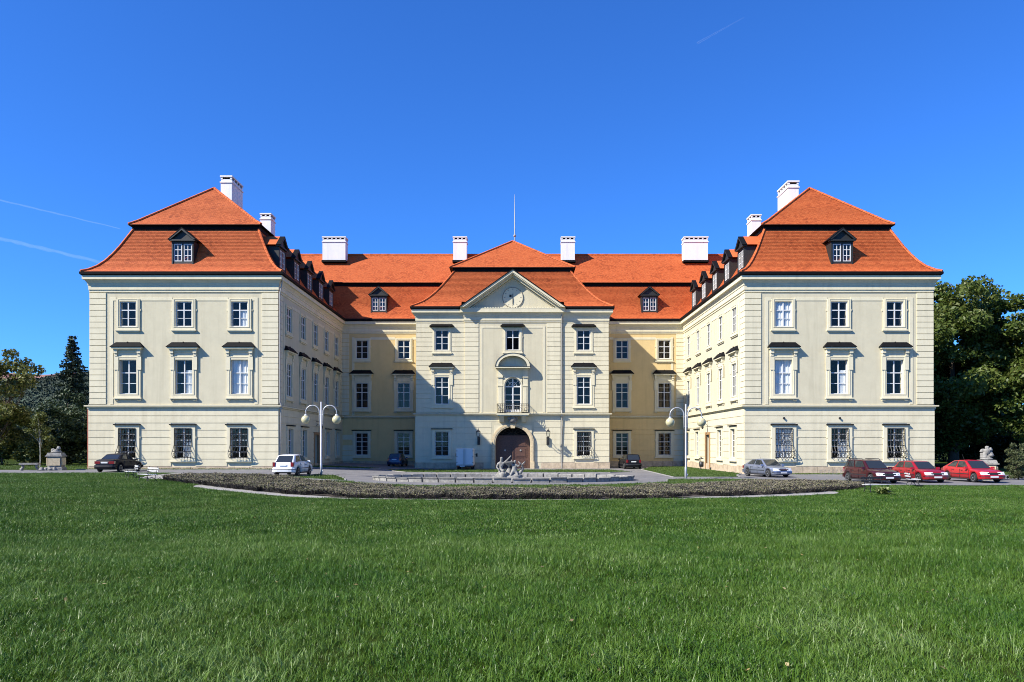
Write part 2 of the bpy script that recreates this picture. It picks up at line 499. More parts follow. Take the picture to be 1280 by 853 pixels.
zc = H2 + 0.86
mb.box(-1.18, 1.18, -0.28, 0.0, zc, zc + 0.07); mb.box(-1.30, 1.30, -0.40, 0.0, zc + 0.07, zc + 0.20)
mb.box(-1.40, 1.40, -0.46, 0.0, zc + 0.20, zc + 0.25, 1)
mb.frustum((-1.40, 1.40, -0.46, 0.0, zc + 0.25), (-1.04, 1.04, -0.10, 0.0, zc + 0.66), 1)
mb.box(-0.02, 0.02, -0.20, -0.05, zc + 0.6, zc + 0.70, 1)
t2_hood = mb.mesh("window_hood", [m_trim, m_metal])

# ground floor
W1, H1, ZB1 = 1.50, 2.68, 0.92
t1_case = casement(W1, H1, (3, 2), H1 * 0.60, 0.0).mesh("window", m_white)
t1_pane = pane(W1, H1, 0.04).mesh("window_glass", m_glass)
t1_room = recess(W1, H1, 0.5).mesh("room_recess", m_dark)
mb = MB(); ring(mb, W1, H1, 0.32, 0.24, 0.22, -0.24, -0.10)
for sx in (-1, 1):
    mb.box(*sorted((sx * 1.07, sx * 1.16)), -0.22, -0.1, H1 * 0.66, H1 * 0.72)
t1_sur = mb.mesh("window_surround", m_trim)
mb = MB(); mb.box(-1.16, 1.16, -0.36, -0.10, H1 + 0.24, H1 + 0.33)
t1_hood = mb.mesh("window_lintel", m_metal)
mb = MB(); mb.box(-1.14, 1.14, -0.30, -0.10, -0.31, -0.22)
t1_sill = mb.mesh("window_sill", m_trim)
def grille_mesh(belly=0.36):
    mb = MB(); hw = 0.74
    def out(z):    # forward bulge
        f = 1 - z / H1
        return 0.27 + belly * math.exp(-((z - 0.45) / 0.42) ** 2)
    zs = [0.02, 0.12, 0.28, 0.45, 0.62, 0.85, 1.2, 1.7, H1 - 0.05]
    n = 7
    for i in range(n):
        x = -hw + 2 * hw * i / (n - 1)
        spread = 1.0
        pts = [(x * (1 + 0.20 * (out(z) - 0.27)), -out(z), z) for z in zs]
        mb.tube(pts, 0.026, 4)
    for z in (0.10, 0.62, 1.15, 1.7, 2.2, H1 - 0.10):
        q = out(z); e = hw * (1 + 0.20 * (q - 0.27))
        mb.tube([(-e, -0.2, z), (-e, -q - 0.012, z), (e, -q - 0.012, z), (e, -0.2, z)], 0.026, 4)
    for (cx, cz, r) in [(-0.49, 0.36, 0.17), (0, 0.36, 0.17), (0.49, 0.36, 0.17), (-0.25, 1.42, 0.15), (0.25, 1.42, 0.15), (-0.49, 1.95, 0.14), (0.49, 1.95, 0.14), (0, 1.95, 0.14)]:
        pts = [(cx + r * math.cos(a), -out(cz + r * math.sin(a)) - 0.02, cz + r * math.sin(a)) for a in np.linspace(0, 2 * math.pi, 11)]
        mb.tube(pts, 0.024, 4, cap=False)
    return mb
t1_grille = grille_mesh().mesh("window_grille", m_iron)
mb = MB()
for i in range(5):
    x = -0.6 + i * 0.3
    mb.box(x - 0.012, x + 0.012, -0.26, -0.235, 0.05, 2.6)
for i in range(8):
    z = 0.2 + i * 0.32
    mb.box(-0.72, 0.72, -0.285, -0.262, z - 0.012, z + 0.012)
t1_flat = mb.mesh("window_grille", m_iron)

def curtain_mesh(wd, h, y, x0=-1, x1=1, z0=0.0):
    mb = MB(); n = 16
    vs = []
    a, b = x0 * wd / 2, x1 * wd / 2
    for i in range(n + 1):
        x = a + (b - a) * i / n
        d = 0.03 * math.sin(i * 2.3)
        vs += [(x, y + d, z0), (x, y + d, h)]
    mb.add(vs, [(2 * i, 2 * i + 2, 2 * i + 3, 2 * i + 1) for i in range(n)])
    return mb.mesh("curtain", m_curtain)
c3_full = curtain_mesh(W3, H3, 0.11); c3_half = curtain_mesh(W3, H3 * 0.66, 0.11, -0.1, 1)
c2_full = curtain_mesh(W2, H2, 0.235); c2_side = curtain_mesh(W2, H2 * 0.7, 0.235, 0.1, 1); c2_half = curtain_mesh(W2, H2 * 0.6, 0.48)
c1_full = curtain_mesh(W1, H1, 0.10); c1_half = curtain_mesh(W1, H1 * 0.55, 0.10, -0.1, 1)

def add_window(F, u, floor, deep=False, grille=None, hood3=False, curtain=None):
    cs, pn, rm, sur, sill, hood, wd, h, zb = {
        3: (t3_case, t3_pane, t3_room, t3_sur, t3_sill, t3_hood if hood3 else None, W3, H3, ZB3),
        2: (t2_deep if deep else t2_case, t2_dpane if deep else t2_pane, t2_room, t2_sur, t2_sill, t2_hood, W2, H2, ZB2),
        1: (t1_case, t1_pane, t1_room, t1_sur, t1_sill, t1_hood, W1, H1, ZB1)}[floor]
    win = F.inst(cs, "window", u, zb)
    for me, nm in ((pn, "window_glass"), (rm, "room_recess"), (sur, "window_surround"), (sill, "window_sill"),
                   (hood, "window_lintel" if floor == 1 else "window_hood"), (grille, "window_grille"), (curtain, "curtain")):
        if me: F.inst(me, nm, u, zb, win)
    F.open.append((u - wd / 2, u + wd / 2, zb, zb + h))
    if floor == 1: F.excl.append((u - 1.07, u + 1.07, zb - 0.31, zb + h + 0.33))
    if floor == 2:
        F.excl.append((u - 1.11, u + 1.11, zb - 0.42, zb + h + 0.86)); F.excl.append((u - 1.3, u + 1.3, zb + h + 0.86, zb + h + 1.15))
    if floor == 3:
        F.excl.append((u - 1.025, u + 1.025, zb - 0.36, zb + h + 0.24))

LF = Facade(LX0, YF, 0, LX1 - LX0)
RF = Facade(RX0, YF, 0, RX1 - RX0)
LI = Facade(LX1, YF, 90, YR - YF)
RI = Facade(RX0, YR, -90, YR - YF)
LO = Facade(LX0, YB, -90, YB - YF)
RO = Facade(RX1, YF, 90, YB - YF)
RL = Facade(LX1, YR, 0, CX0 - LX1)
RR = Facade(CX1, YR, 0, RX0 - CX1)
CF = Facade(CX0, YC, 0, CX1 - CX0)
CL = Facade(CX0, YR, -90, YR - YC)
CR = Facade(CX1, YC, 90, YR - YC)
BK = Facade(RX1, YB, 180, RX1 - LX0)

mid = (LX1 - LX0) / 2
for k in (-1, 0, 1):
    add_window(LF, mid + 4.87 * k, 3, curtain={1: c3_half}.get(k))
    add_window(RF, mid + 4.87 * k, 3, curtain={-1: c3_full}.get(k))
    add_window(LF, mid + 4.87 * k, 2, deep=True, curtain={1: c2_full, 0: c2_side}.get(k))
    add_window(RF, mid + 4.87 * k, 2, deep=True, curtain={-1: c2_full, 0: c2_side}.get(k))
    add_window(LF, mid + 4.87 * k, 1, grille=t1_grille, curtain={0: c1_half, 1: None}.get(k))
    add_window(RF, mid + 4.87 * k, 1, grille=t1_grille, curtain={-1: c1_full, 0: c1_half}.get(k))
for k in range(5):
    u = 3.15 + 4.56 * k
    for F, uu in ((LI, u), (RI, YR - YF - u)):
        for fl in (3, 2): add_window(F, uu, fl, curtain=None)
        if k != 2: add_window(F, uu, 1)
for F, xs in ((RL, (-18.4, -13.4)), (RR, (12.65, 17.7))):
    for i, x in enumerate(xs):
        for fl in (3, 2, 1):
            add_window(F, x - F.ox, fl, grille=(t1_flat if fl == 1 and F is RR and i == 1 else None))
cu = XC + 0.05 - CX0
for sx in (-1, 1):
    add_window(CF, cu + sx * 7.72, 3, hood3=True); add_window(CF, cu + sx * 7.72, 2)
    add_window(CF, cu + sx * 7.72, 1, grille=t1_grille if sx > 0 else t1_flat)

# centre bay: upper window with an open lower sash, arched balcony window, portal
BAYP = 0.16                                   # the centre bay stands this far in front of the risalit wall
win = CF.inst(casement(W3, H3, (1, 1), H3 * 0.63, 0.03 - BAYP).mesh("window", m_white), "window", cu, ZB3)
mbx = MB(); mbx.add([(-0.68, 0.1 - BAYP, H3 * .63), (0.68, 0.1 - BAYP, H3 * .63), (0.68, 0.1 - BAYP, H3 - 0.04), (-0.68, 0.1 - BAYP, H3 - 0.04)], [(0, 1, 2, 3)])
CF.build(mbx, "window_glass", m_glass, cu, ZB3, win)
CF.inst(t3_room, "room_recess", cu, ZB3, win)
for me, nm in ((t3_sur, "window_surround"), (t3_sill, "window_sill"), (t3_hood, "window_hood")):
    o = CF.inst(me, nm, cu, ZB3, win); place(o, win, CF.loc(cu, BAYP, ZB3), 0)
CF.open.append((cu - W3 / 2, cu + W3 / 2, ZB3, ZB3 + H3))
CF.excl.append((cu - 1.03, cu + 1.03, ZB3 - 0.36, ZB3 + H3 + 0.24))

def arch(cx, hw, zs, rise, n=16):
    """points left springing -> right springing over the top"""
    return [(cx - hw * math.cos(math.pi * i / n), zs + rise * math.sin(math.pi * i / n)) for i in range(n + 1)]

def arch_plate(mb, hw, zs, rise, W, z0, z1, y0, y1, mi=0, n=16):
    """slab -W..W, z0..z1 with an arched hole (half width hw, springing zs)"""
    a = arch(0, hw, zs, rise, n)
    mb.box(-W, -hw, y0, y1, z0, zs, mi); mb.box(hw, W, y0, y1, z0, zs, mi)
    top = []
    for i in range(n + 1):
        top.append((-W + 2 * W * i / n, z1))
    top[0] = (-W, zs); top[-1] = (W, zs)
    outer = []
    for (x, z) in a:
        ang = math.atan2(z - zs, x)
        t = min(W / max(abs(math.cos(ang)), 1e-6), (z1 - zs) / max(abs(math.sin(ang)), 1e-6))
        outer.append((t * math.cos(ang), zs + t * math.sin(ang)))
    for y, flip in ((y0, False), (y1, True)):
        for i in range(n):
            q = [(a[i][0], y, a[i][1]), (a[i + 1][0], y, a[i + 1][1]), (outer[i + 1][0], y, outer[i + 1][1]), (outer[i][0], y, outer[i][1])]
            mb.add(q, [(0, 1, 2, 3) if not flip else (3, 2, 1, 0)], mi)
            # corner filler
            if abs(outer[i][0]) >= W - 1e-6 and outer[i + 1][1] >= z1 - 1e-6 and outer[i][1] < z1 - 1e-6:
                mb.add([(outer[i][0], y, outer[i][1]), (outer[i + 1][0], y, outer[i + 1][1]), (outer[i][0], y, z1)], [(0, 1, 2)], mi)
            if abs(outer[i + 1][0]) >= W - 1e-6 and outer[i][1] >= z1 - 1e-6 and outer[i + 1][1] < z1 - 1e-6:
                mb.add([(outer[i][0], y, outer[i][1]), (outer[i + 1][0], y, outer[i + 1][1]), (outer[i + 1][0], y, z1)], [(0, 1, 2)], mi)
    for i in range(n):
        mb.add([(a[i][0], y0, a[i][1]), (a[i + 1][0], y0, a[i + 1][1]), (a[i + 1][0], y1, a[i + 1][1]), (a[i][0], y1, a[i][1])], [(0, 1, 2, 3)], mi)

def arch_ring(mb, hw0, hw1, zs, r0, r1, zb, y0, y1, mi=0, n=18):
    a = [(-hw0, zb)] + arch(0, hw0, zs, r0, n) + [(hw0, zb)]
    b = [(-hw1, zb)] + arch(0, hw1, zs, r1, n) + [(hw1, zb)]
    m = len(a)
    for i in range(m - 1):
        A0, A1, B0, B1 = a[i], a[i + 1], b[i], b[i + 1]
        mb.add([(A0[0], y0, A0[1]), (A1[0], y0, A1[1]), (B1[0], y0, B1[1]), (B0[0], y0, B0[1]),
                (A0[0], y1, A0[1]), (A1[0], y1, A1[1]), (B1[0], y1, B1[1]), (B0[0], y1, B0[1])],
               [(0, 1, 2, 3), (7, 6, 5, 4), (0, 4, 5, 1), (3, 2, 6, 7)], mi)

# balcony window: opening 1.8 wide, z 5.86 .. 9.5, arched top
AW, AZ0, AZS, AR = 0.92, 5.70, 8.55, 0.95
CF.open.append((cu - 1.0, cu + 1.0, AZ0, 9.6)); CF.excl.append((cu - 1.6, cu + 1.6, 5.5, 11.5))
mb = MB()
for sx in (-1, 1):
    mb.box(*sorted((sx * 0.80, sx * 0.915)), 0.08, 0.16, 0.0, AZS - AZ0)
    for z in (0.75, 1.32, 1.9): mb.box(*sorted((sx * 0.07, sx * 0.80)), 0.09, 0.15, z - 0.03, z + 0.03)
mb.box(-0.07, 0.07, 0.07, 0.15, 0.0, AZS - AZ0 + AR - 0.08)
mb.box(-0.80, 0.80, 0.08, 0.16, AZS - AZ0 - 0.12, AZS - AZ0 + 0.02); mb.box(-0.80, 0.80, 0.085, 0.155, 0.0, 0.30)
arch_ring(mb, 0.80, 0.915, AZS - AZ0, 0.83, 0.945, AZS - AZ0 - 0.01, 0.08, 0.16)
arch_ring(mb, 0.42, 0.47, AZS - AZ0, 0.42, 0.47, AZS - AZ0, 0.09, 0.15)
for an in (45, 135):
    c, s_ = math.cos(R(an)), math.sin(R(an))
    mb.tube([(0.1 * c, 0.12, AZS - AZ0 + 0.1 * s_), (0.82 * c, 0.12, AZS - AZ0 + 0.82 * s_)], 0.028, 4)
win = CF.build(mb, "balcony_window", m_white, cu, AZ0)
mb = MB(); pa = arch(0, 0.86, AZS - AZ0, 0.89, 14)
mb.add([(x, 0.12, z) for x, z in [(-0.86, 0.05)] + pa + [(0.86, 0.05)]], [tuple(range(17))[::-1]])
CF.build(mb, "window_glass", m_glass, cu, AZ0, win)
CF.build(recess(2.0, 3.9, 0.5), "room_recess", m_dark, cu, AZ0, win)
mb = MB(); arch_plate(mb, AW, AZS, AR, 1.02, AZ0, 9.62, -0.10 - BAYP, 0.5)
arch_ring(mb, AW, AW + 0.14, AZS, AR, AR + 0.14, AZ0, -0.17 - BAYP, -0.10 - BAYP)
for sx in (-1, 1):
    mb.box(*sorted((sx * 1.10, sx * 1.62)), -0.14 - BAYP, 0.0, AZ0, 9.45)
    mb.box(*sorted((sx * 1.20, sx * 1.50)), -0.18 - BAYP, -0.14 - BAYP, AZ0 + 0.2, 8.4)
    mb.box(*sorted((sx * 1.06, sx * 1.68)), -0.24 - BAYP, 0.0, 9.45, 9.62)
    mb.box(*sorted((sx * 1.08, sx * 1.64)), -0.20 - BAYP, 0.0, 8.5, 8.62)
    mb.box(*sorted((sx * 1.10, sx * 1.62)), -0.22 - BAYP, 0.0, 9.62, 10.3)
mb.box(-1.10, 1.10, -0.12 - BAYP, 0.0, 9.625, 10.3)
CF.build(mb, "window_surround", m_trim, cu, 0, win)
mb = MB()
mb.box(-1.72, 1.72, -0.36 - BAYP, 0.0, 10.30, 10.44); mb.box(-1.86, 1.86, -0.75 - BAYP, 0.0, 10.44, 10.58)
mb.prism([(-1.62, 10.58), (1.62, 10.58)] + [(x * 1.0, z) for x, z in arch(0, 1.62, 10.58, 1.22, 16)[::-1]][1:-1], -0.08 - BAYP, 0.0)
arch_ring(mb, 1.58, 1.86, 10.58, 1.18, 1.46, 10.58, -0.75 - BAYP, 0.0)
arch_ring(mb, 1.86, 1.90, 10.58, 1.46, 1.50, 10.58, -0.79 - BAYP, 0.0, 1)
mb.box(-1.90, 1.90, -0.78 - BAYP, 0.0, 10.58, 10.61, 1)
CF.build(mb, "window_hood", [m_trim, m_metal], cu, 0, win)
# balcony
mb = MB()
mb.box(-1.75, 1.75, -1.05 - BAYP, 0, 5.38, 5.54); mb.box(-1.65, 1.65, -0.95 - BAYP, 0, 5.24, 5.38)
bal = CF.build(mb, "balcony", m_trim, cu, 0)
mb = MB()
for sx in (-1, 1):
    x0, x1 = sorted((sx * 0.95, sx * 1.45))
    mb.add([(x0, -0.85 - BAYP, 5.24), (x1, -0.85 - BAYP, 5.24), (x1, 0, 5.24), (x0, 0, 5.24), (x0, -0.3 - BAYP, 4.6), (x1, -0.3 - BAYP, 4.6), (x1, 0, 4.6), (x0, 0, 4.6)],
           [(0, 1, 2, 3), (7, 6, 5, 4), (4, 5, 1, 0), (5, 6, 2, 1), (7, 4, 0, 3)])
CF.build(mb, "balcony_bracket", m_trim, cu, 0, bal)
mb = MB()
mb.ball((0, -0.62 - BAYP, 4.95), 0.34, 12, 8, sc3=(1.0, 0.5, 1.1))
for sx in (-1, 1):
    mb.ball((sx * 0.38, -0.55 - BAYP, 5.0), 0.2, 10, 7, sc3=(1, 0.6, 1)); mb.ball((sx * 0.26, -0.55 - BAYP, 4.7), 0.16, 10, 7, sc3=(1, 0.6, 1))
mb.box(-0.2, 0.2, -0.55 - BAYP, 0, 4.45, 5.2)
CF.build(mb, "balcony_cartouche", m_palestone, cu, 0, bal, True)
mb = MB()
yo = -1.0 - BAYP
path = [(-1.68, -BAYP), (-1.68, yo), (1.68, yo), (1.68, -BAYP)]
for z, r in ((6.55, 0.03), (5.62, 0.022), (6.4, 0.015)):
    mb.tube([(x, y, z) for x, y in path], r, 5)
for i in range(19):
    x = -1.68 + 3.36 * i / 18
    mb.tube([(x, yo, 5.6), (x, yo - 0.10, 5.8), (x, yo - 0.08, 6.0), (x, yo, 6.25), (x, yo, 6.55)], 0.022, 4)
for sx in (-1, 1):
    for i in range(1, 6):
        y = -BAYP + (yo + BAYP) * i / 6
        mb.tube([(sx * 1.68, y, 5.6), (sx * 1.68, y, 6.55)], 0.022, 4)
for i in range(6):
    cx = -1.4 + 0.56 * i
    mb.tube([(cx + 0.16 * math.cos(a), yo - 0.09, 5.95 + 0.2 * math.sin(a)) for a in np.linspace(0, 2 * math.pi, 10)], 0.02, 4, cap=False)
CF.build(mb, "balcony_railing", m_iron, cu, 0, bal)

# portal
PW, PZS, PR = 1.90, 2.35, 1.75
CF.open.append((cu - 2.05, cu + 2.05, -0.6, 4.25)); CF.excl.append((cu - 2.3, cu + 2.3, -0.6, 4.55))
mb = MB(); arch_plate(mb, PW, PZS, PR, 2.06, -0.6, 4.26, -0.10 - BAYP, 0.75)
port = CF.build(mb, "portal", m_trim, cu, 0)
mb = MB(); arch_ring(mb, PW + 0.01, PW + 0.40, PZS, PR + 0.01, PR + 0.38, -0.6, -0.24 - BAYP, -0.101 - BAYP)
arch_ring(mb, PW + 0.12, PW + 0.30, PZS, PR + 0.12, PR + 0.28, -0.6, -0.27 - BAYP, -0.24 - BAYP)
mb.box(-PW - 0.44, -PW, -0.30 - BAYP, -0.10, -0.6, 0.32); mb.box(PW, PW + 0.44, -0.30 - BAYP, -0.10, -0.6, 0.32)
mb.prism([(-0.22, 3.95), (0.22, 3.95), (0.32, 4.62), (-0.32, 4.62)], -0.42 - BAYP, -0.10)
CF.build(mb, "portal_surround", m_creamstone, cu, 0, port)
for sx in (-1, 1):
    mb = MB(); x0, x1 = sorted((sx * 0.03, sx * 1.90))
    mb.box(x0, x1, 0.62, 0.72, -0.45, 3.02)
    xa, xb = sorted((sx * 0.20, sx * 1.52))
    for (za, zb) in ((-0.25, 0.55), (0.75, 1.85), (2.02, 2.85)):
        mb.box(xa, xb, 0.575, 0.62, za, zb); mb.box(xa + 0.14, xb - 0.14, 0.55, 0.575, za + 0.14, zb - 0.14)
    dl = CF.build(mb, "door_leaf", m_door, cu, 0, port)
    mb = MB()
    mb.lathe([(0.0, 0), (0.10, 0.0), (0.10, 0.05), (0.0, 0.05)], 10)
    for v in range(len(mb.v)):
        x, y, z = mb.v[v]; mb.v[v] = (sx * 0.85 + x, 0.50 + z * 0.8, 1.55 + y)
    CF.build(mb, "door_knocker", m_zinc, cu, 0, port)
mb = MB(); mb.box(-1.9, 1.9, 0.54, 0.74, 3.02, 3.18)
mb.box(-0.07, 0.07, 0.55, 0.615, -0.45, 3.02)
CF.build(mb, "door_transom", m_door, cu, 0, port)
mb = MB()
for an in range(15, 180, 25):
    c, s_ = math.cos(R(an)), math.sin(R(an)); mb.tube([(0.15 * c, 0.62, 3.2 + 0.1 * s_), (1.5 * c, 0.62, 3.2 + 0.9 * s_)], 0.03, 4)
for rr in (0.35, 0.75): mb.tube([(rr * math.cos(a) * 1.5, 0.62, 3.2 + rr * math.sin(a)) for a in np.linspace(0, math.pi, 12)], 0.025, 4)
CF.build(mb, "fanlight_grille", m_iron, cu, 0, port)
CF.build(recess(4.1, 4.9, 0.76, 0.6), "room_recess", m_dark, cu, -0.6, port)

# side doors on the inner wing walls
for F, uu in ((LI, 3.15 + 4.56 * 2), (RI, YR - YF - 3.15 - 4.56 * 2)):
    F.open.append((uu - 0.75, uu + 0.75, -0.3, 3.2)); F.excl.append((uu - 1.0, uu + 1.0, -0.5, 3.45))
    mb = MB()
    for sx in (-1, 1):
        mb.box(*sorted((sx * 0.02, sx * 0.75)), 0.35, 0.42, -0.3, 3.2)
        for za, zb in ((0.0, 0.9), (1.1, 2.0), (2.2, 3.0)): mb.box(*sorted((sx * 0.14, sx * 0.62)), 0.32, 0.35, za, zb)
    d = F.build(mb, "side_door", m_door, uu, 0)
    mb = MB()
    for sx in (-1, 1): mb.box(*sorted((sx * 0.75, sx * 1.0)), -0.22, 0.0, -0.3, 3.45)
    mb.box(-0.75, 0.75, -0.22, 0.0, 3.2, 3.45)
    F.build(mb, "door_surround", m_doortan, uu, 0, d)
    mb = MB(); mb.box(-0.03, 0.03, -0.75, -0.1, 4.55, 4.6); mb.tube([(0, -0.1, 4.1), (0, -0.7, 4.55)], 0.02, 4)
    mb.lathe([(0.03, 4.5), (0.14, 4.4), (0.11, 3.85), (0.02, 3.78)], 8, (0, -0.7, 0))
    F.build(mb, "door_lantern", m_iron, uu, 0, d)

# walls, plinths, bands, quoins, cornices
ALL = [LF, RF, LI, RI, LO, RO, RL, RR, CF, CL, CR, BK]
corner = {  # (k at u=0, k at u=L): +1 outer corner, -1 inner corner
    id(LF): (1, 1), id(RF): (1, 1), id(LI): (1, -1), id(RI): (-1, 1), id(LO): (1, 1), id(RO): (1, 1), id(RL): (-1, -1), id(RR): (-1, -1),
    id(CF): (1, 1), id(CL): (-1, 1), id(CR): (1, -1), id(BK): (1, 1)}
GP = 0.10
cornice = [(0.0, 15.42), (0.07, 15.46), (0.07, 15.54), (0.04, 15.56), (0.04, 15.62), (0.12, 15.66), (0.12, 16.04), (0.17, 16.08), (0.17, 16.20), (0.34, 16.46), (0.48, 16.50), (0.48, 16.84), (0.50, 16.87), (0.50, 16.96), (0.0, 16.96)]
gutter = [(0.46, 16.88), (0.51, 16.84), (0.62, 16.92), (0.64, 17.12), (0.56, 17.16), (0.30, 17.18)]
belt = [(0.0, 5.30), (0.16, 5.32), (0.20, 5.36), (0.20, 5.42), (0.37, 5.46), (0.37, 5.56), (0.10, 5.62), (0.0, 5.64)]
for F in ALL:
    k0, k1 = corner[id(F)]
    F.walls(5.31, 17.0, m_ochre if F in (RL, RR) else m_field if F in (LF, RF, LI, RI) else m_trim)
    F.walls(-0.7, 5.31, m_ochre if F in (RL, RR) else m_trim, GP, e0=GP * k0 if k0 > 0 else -GP, e1=GP * k1 if k1 > 0 else -GP, name="wall")
    F.moulding(cornice, "cornice", m_trim, k0, k1)
    if F is CF:
        F.moulding(gutter, "gutter", m_metal, k0, 0, ub=cu - 5.6); F.moulding(gutter, "gutter", m_metal, 0, k1, ua=cu + 5.6)
    else:
        F.moulding(gutter, "gutter", m_metal, k0, k1)
    F.moulding(belt, "belt_course", [m_trim, m_metal], k0, k1, mi=[0, 0, 0, 0, 0, 1, 0])
    if F in (LO, RO, BK): continue
    e0 = GP if k0 > 0 else -GP; e1 = GP if k1 > 0 else -GP
    # ground floor bands
    F.bands(-e0, F.L + e1, 0.24, 5.28, 0.62, GP, m_ochre if F in (RL, RR) else m_band, 0.045, 0.055)
    # plinth stones
    u = -e0 - (0.06 if k0 > 0 else -0.06); end = F.L + e1 + (0.06 if k1 > 0 else -0.06)
    n = max(1, round((end - u) / 1.25)); p = (end - u) / n
    for i in range(n):
        a, b = u + i * p, u + (i + 1) * p
        if F is CF and b > cu - 2.3 and a < cu + 2.3: continue
        mb = MB(); d = 0.16 + 0.02 * rng.random()
        mb.box(a + 0.012, b - 0.012, -d, 0.0, -0.7, 0.215 + 0.01 * rng.random())
        F.build(mb, "plinth_stone", m_plinth)
# corner quoins of the upper storeys
QW, Q0, Q1 = 1.38, 5.66, 15.40
for F, sides in ((LF, (0, 1)), (RF, (0, 1)), (LI, (0, 1)), (RI, (0, 1)), (RL, (0,)), (RR, (1,))):
    k0, k1 = corner[id(F)]
    pr = 0.062 if F in (LF, RF, RL, RR) else 0.055
    for sd in sides:
        k = (k0, k1)[sd]; ext = (pr - 0.004) if (k > 0 and F in (LF, RF)) else (0.0 if k > 0 else -0.06)
        wq = QW if k > 0 else 0.9
        a, b = (-ext, wq) if sd == 0 else (F.L - wq, F.L + ext)
        F.bands(a, b, Q0, Q1, 0.513, 0.0, m_trim, pr, 0.05, "quoin_block")
# risalit: banded side bays, quoins beside the centre panel
for F in (CL, CR):
    F.bands(0.0, F.L, Q0, Q1, 0.513, 0.0, m_band, 0.05, 0.05)
BW = 5.2
CF.bands(-0.05, cu - BW - 0.004, Q0, Q1, 0.513, 0.0, m_band, 0.055, 0.05)
CF.bands(cu + BW + 0.004, CF.L + 0.05, Q0, Q1, 0.513, 0.0, m_band, 0.055, 0.05)
# centre bay slab (with the same openings), a little in front
class Bay(Facade): pass
B = Bay(CX0, YC, 0, CF.L); B.open = [o for o in CF.open if cu - BW < (o[0] + o[1]) / 2 < cu + BW]; B.excl = CF.excl
mb = MB()
ops = B.open
us = sorted({cu - BW, cu + BW, *[o[0] for o in ops], *[o[1] for o in ops]}); zs = sorted({-0.7, 16.9, *[o[2] for o in ops if o[2] > -0.7], *[o[3] for o in ops]})
for i in range(len(us) - 1):
    for k in range(len(zs) - 1):
        um, zm = (us[i] + us[i + 1]) / 2, (zs[k] + zs[k + 1]) / 2
        if any(o[0] < um < o[1] and o[2] < zm < o[3] for o in ops): continue
        mb.add([(us[i], -BAYP, zs[k]), (us[i + 1], -BAYP, zs[k]), (us[i + 1], -BAYP, zs[k + 1]), (us[i], -BAYP, zs[k + 1])], [(0, 1, 2, 3)])
for sx in (-1, 1):
    x = cu + sx * BW
    mb.add([(x, -BAYP, -0.7), (x, 0.1, -0.7), (x, 0.1, 16.9), (x, -BAYP, 16.9)], [(0, 1, 2, 3)])
for (a, b, c, d) in ops:
    for x in (a, b): mb.add([(x, -BAYP, c), (x, 0.1, c), (x, 0.1, d), (x, -BAYP, d)], [(0, 1, 2, 3)])
    for z in (c, d): mb.add([(a, -BAYP, z), (b, -BAYP, z), (b, 0.1, z), (a, 0.1, z)], [(0, 1, 2, 3)])
CF.build(mb, "wall", m_field)
for sx in (-1, 1):
    a, b = sorted((cu + sx * 3.72, cu + sx * BW))
    CF.bands(a, b, Q0, Q1, 0.513, BAYP, m_trim, 0.05, 0.05, "quoin_block")
CF.bands(cu - BW, cu + BW, 0.24, 5.28, 0.62, BAYP, m_band, 0.02, 0.055)
zf = 15.05
for bx in ((cu - 3.5, cu - 3.28, -BAYP - 0.035, -BAYP, Q0, zf), (cu + 3.28, cu + 3.5, -BAYP - 0.035, -BAYP, Q0, zf),
           (cu - 3.28, cu - 1.03, -BAYP - 0.035, -BAYP, zf - 0.18, zf), (cu + 1.03, cu + 3.28, -BAYP - 0.035, -BAYP, zf - 0.18, zf)):
    mb = MB(); mb.box(*bx); CF.build(mb, "panel_frame", m_trim)
CF.moulding(cornice, "cornice", m_trim, 1, 1, base=BAYP, ua=cu - BW, ub=cu + BW)
CF.moulding(belt, "belt_course", [m_trim, m_metal], 1, 1, mi=[0, 0, 0, 0, 0, 1, 0], base=BAYP, ua=cu - BW, ub=cu + BW)
# raised panel frames of the wing and rear walls
for F in (LF, RF, LI, RI, RL, RR):
    k0, k1 = corner[id(F)]
    a = (QW if k0 > 0 else (0.9 if F in (LI, RI, RL) or k0 < 0 and F is not RR else 0.0)) + 0.35
    b = F.L - (QW if k1 > 0 else (0.9 if F in (LI, RI, RR) else 0.0)) - 0.35
    for (q0, q1, za, zb) in [(a, a + 0.28, Q0, 15.0), (b - 0.28, b, Q0, 15.0)] + [(q0, q1, 14.72, 15.0) for q0, q1 in F.segs(a + 0.28, b - 0.28, 14.75, 14.9)]:
        mb = MB(); mb.box(q0, q1, -0.035, 0.01, za, zb); F.build(mb, "panel_frame", m_trim)

# downpipes
for (F, u, out) in ((CF, cu + BW + 0.12, 0.16), (LI, -0.02, 0.16), (RO, 0.35, 0.16), (LO, LO.L - 0.35, 0.16)):
    mb = MB(); mb.tube([(u, -out, -0.4), (u, -out - 0.12, 5.2), (u, -out - 0.2, 5.5), (u, -out - 0.03, 5.9), (u, -out - 0.03, 15.3), (u, -out - 0.2, 16.1), (u, -out - 0.3, 16.9)], 0.06, 7)
    mb.box(u - 0.1, u + 0.1, -out - 0.28, -out + 0.1, 5.25, 5.36)
    F.build(mb, "downpipe", m_zinc)
m_copper = M("rusty_pipe", (0.22, 0.065, 0.035), 0.7, 0.2, 4)
mb = MB(); mb.tube([(-0.12, 0.05, -0.2), (-0.12, 0.05, 5.2)], 0.07, 7); mb.tube([(0.0, 0.25, 5.7), (0.0, 0.25, 15.2)], 0.06, 7)
LF.build(mb, "downpipe", m_copper, -0.10, 0)
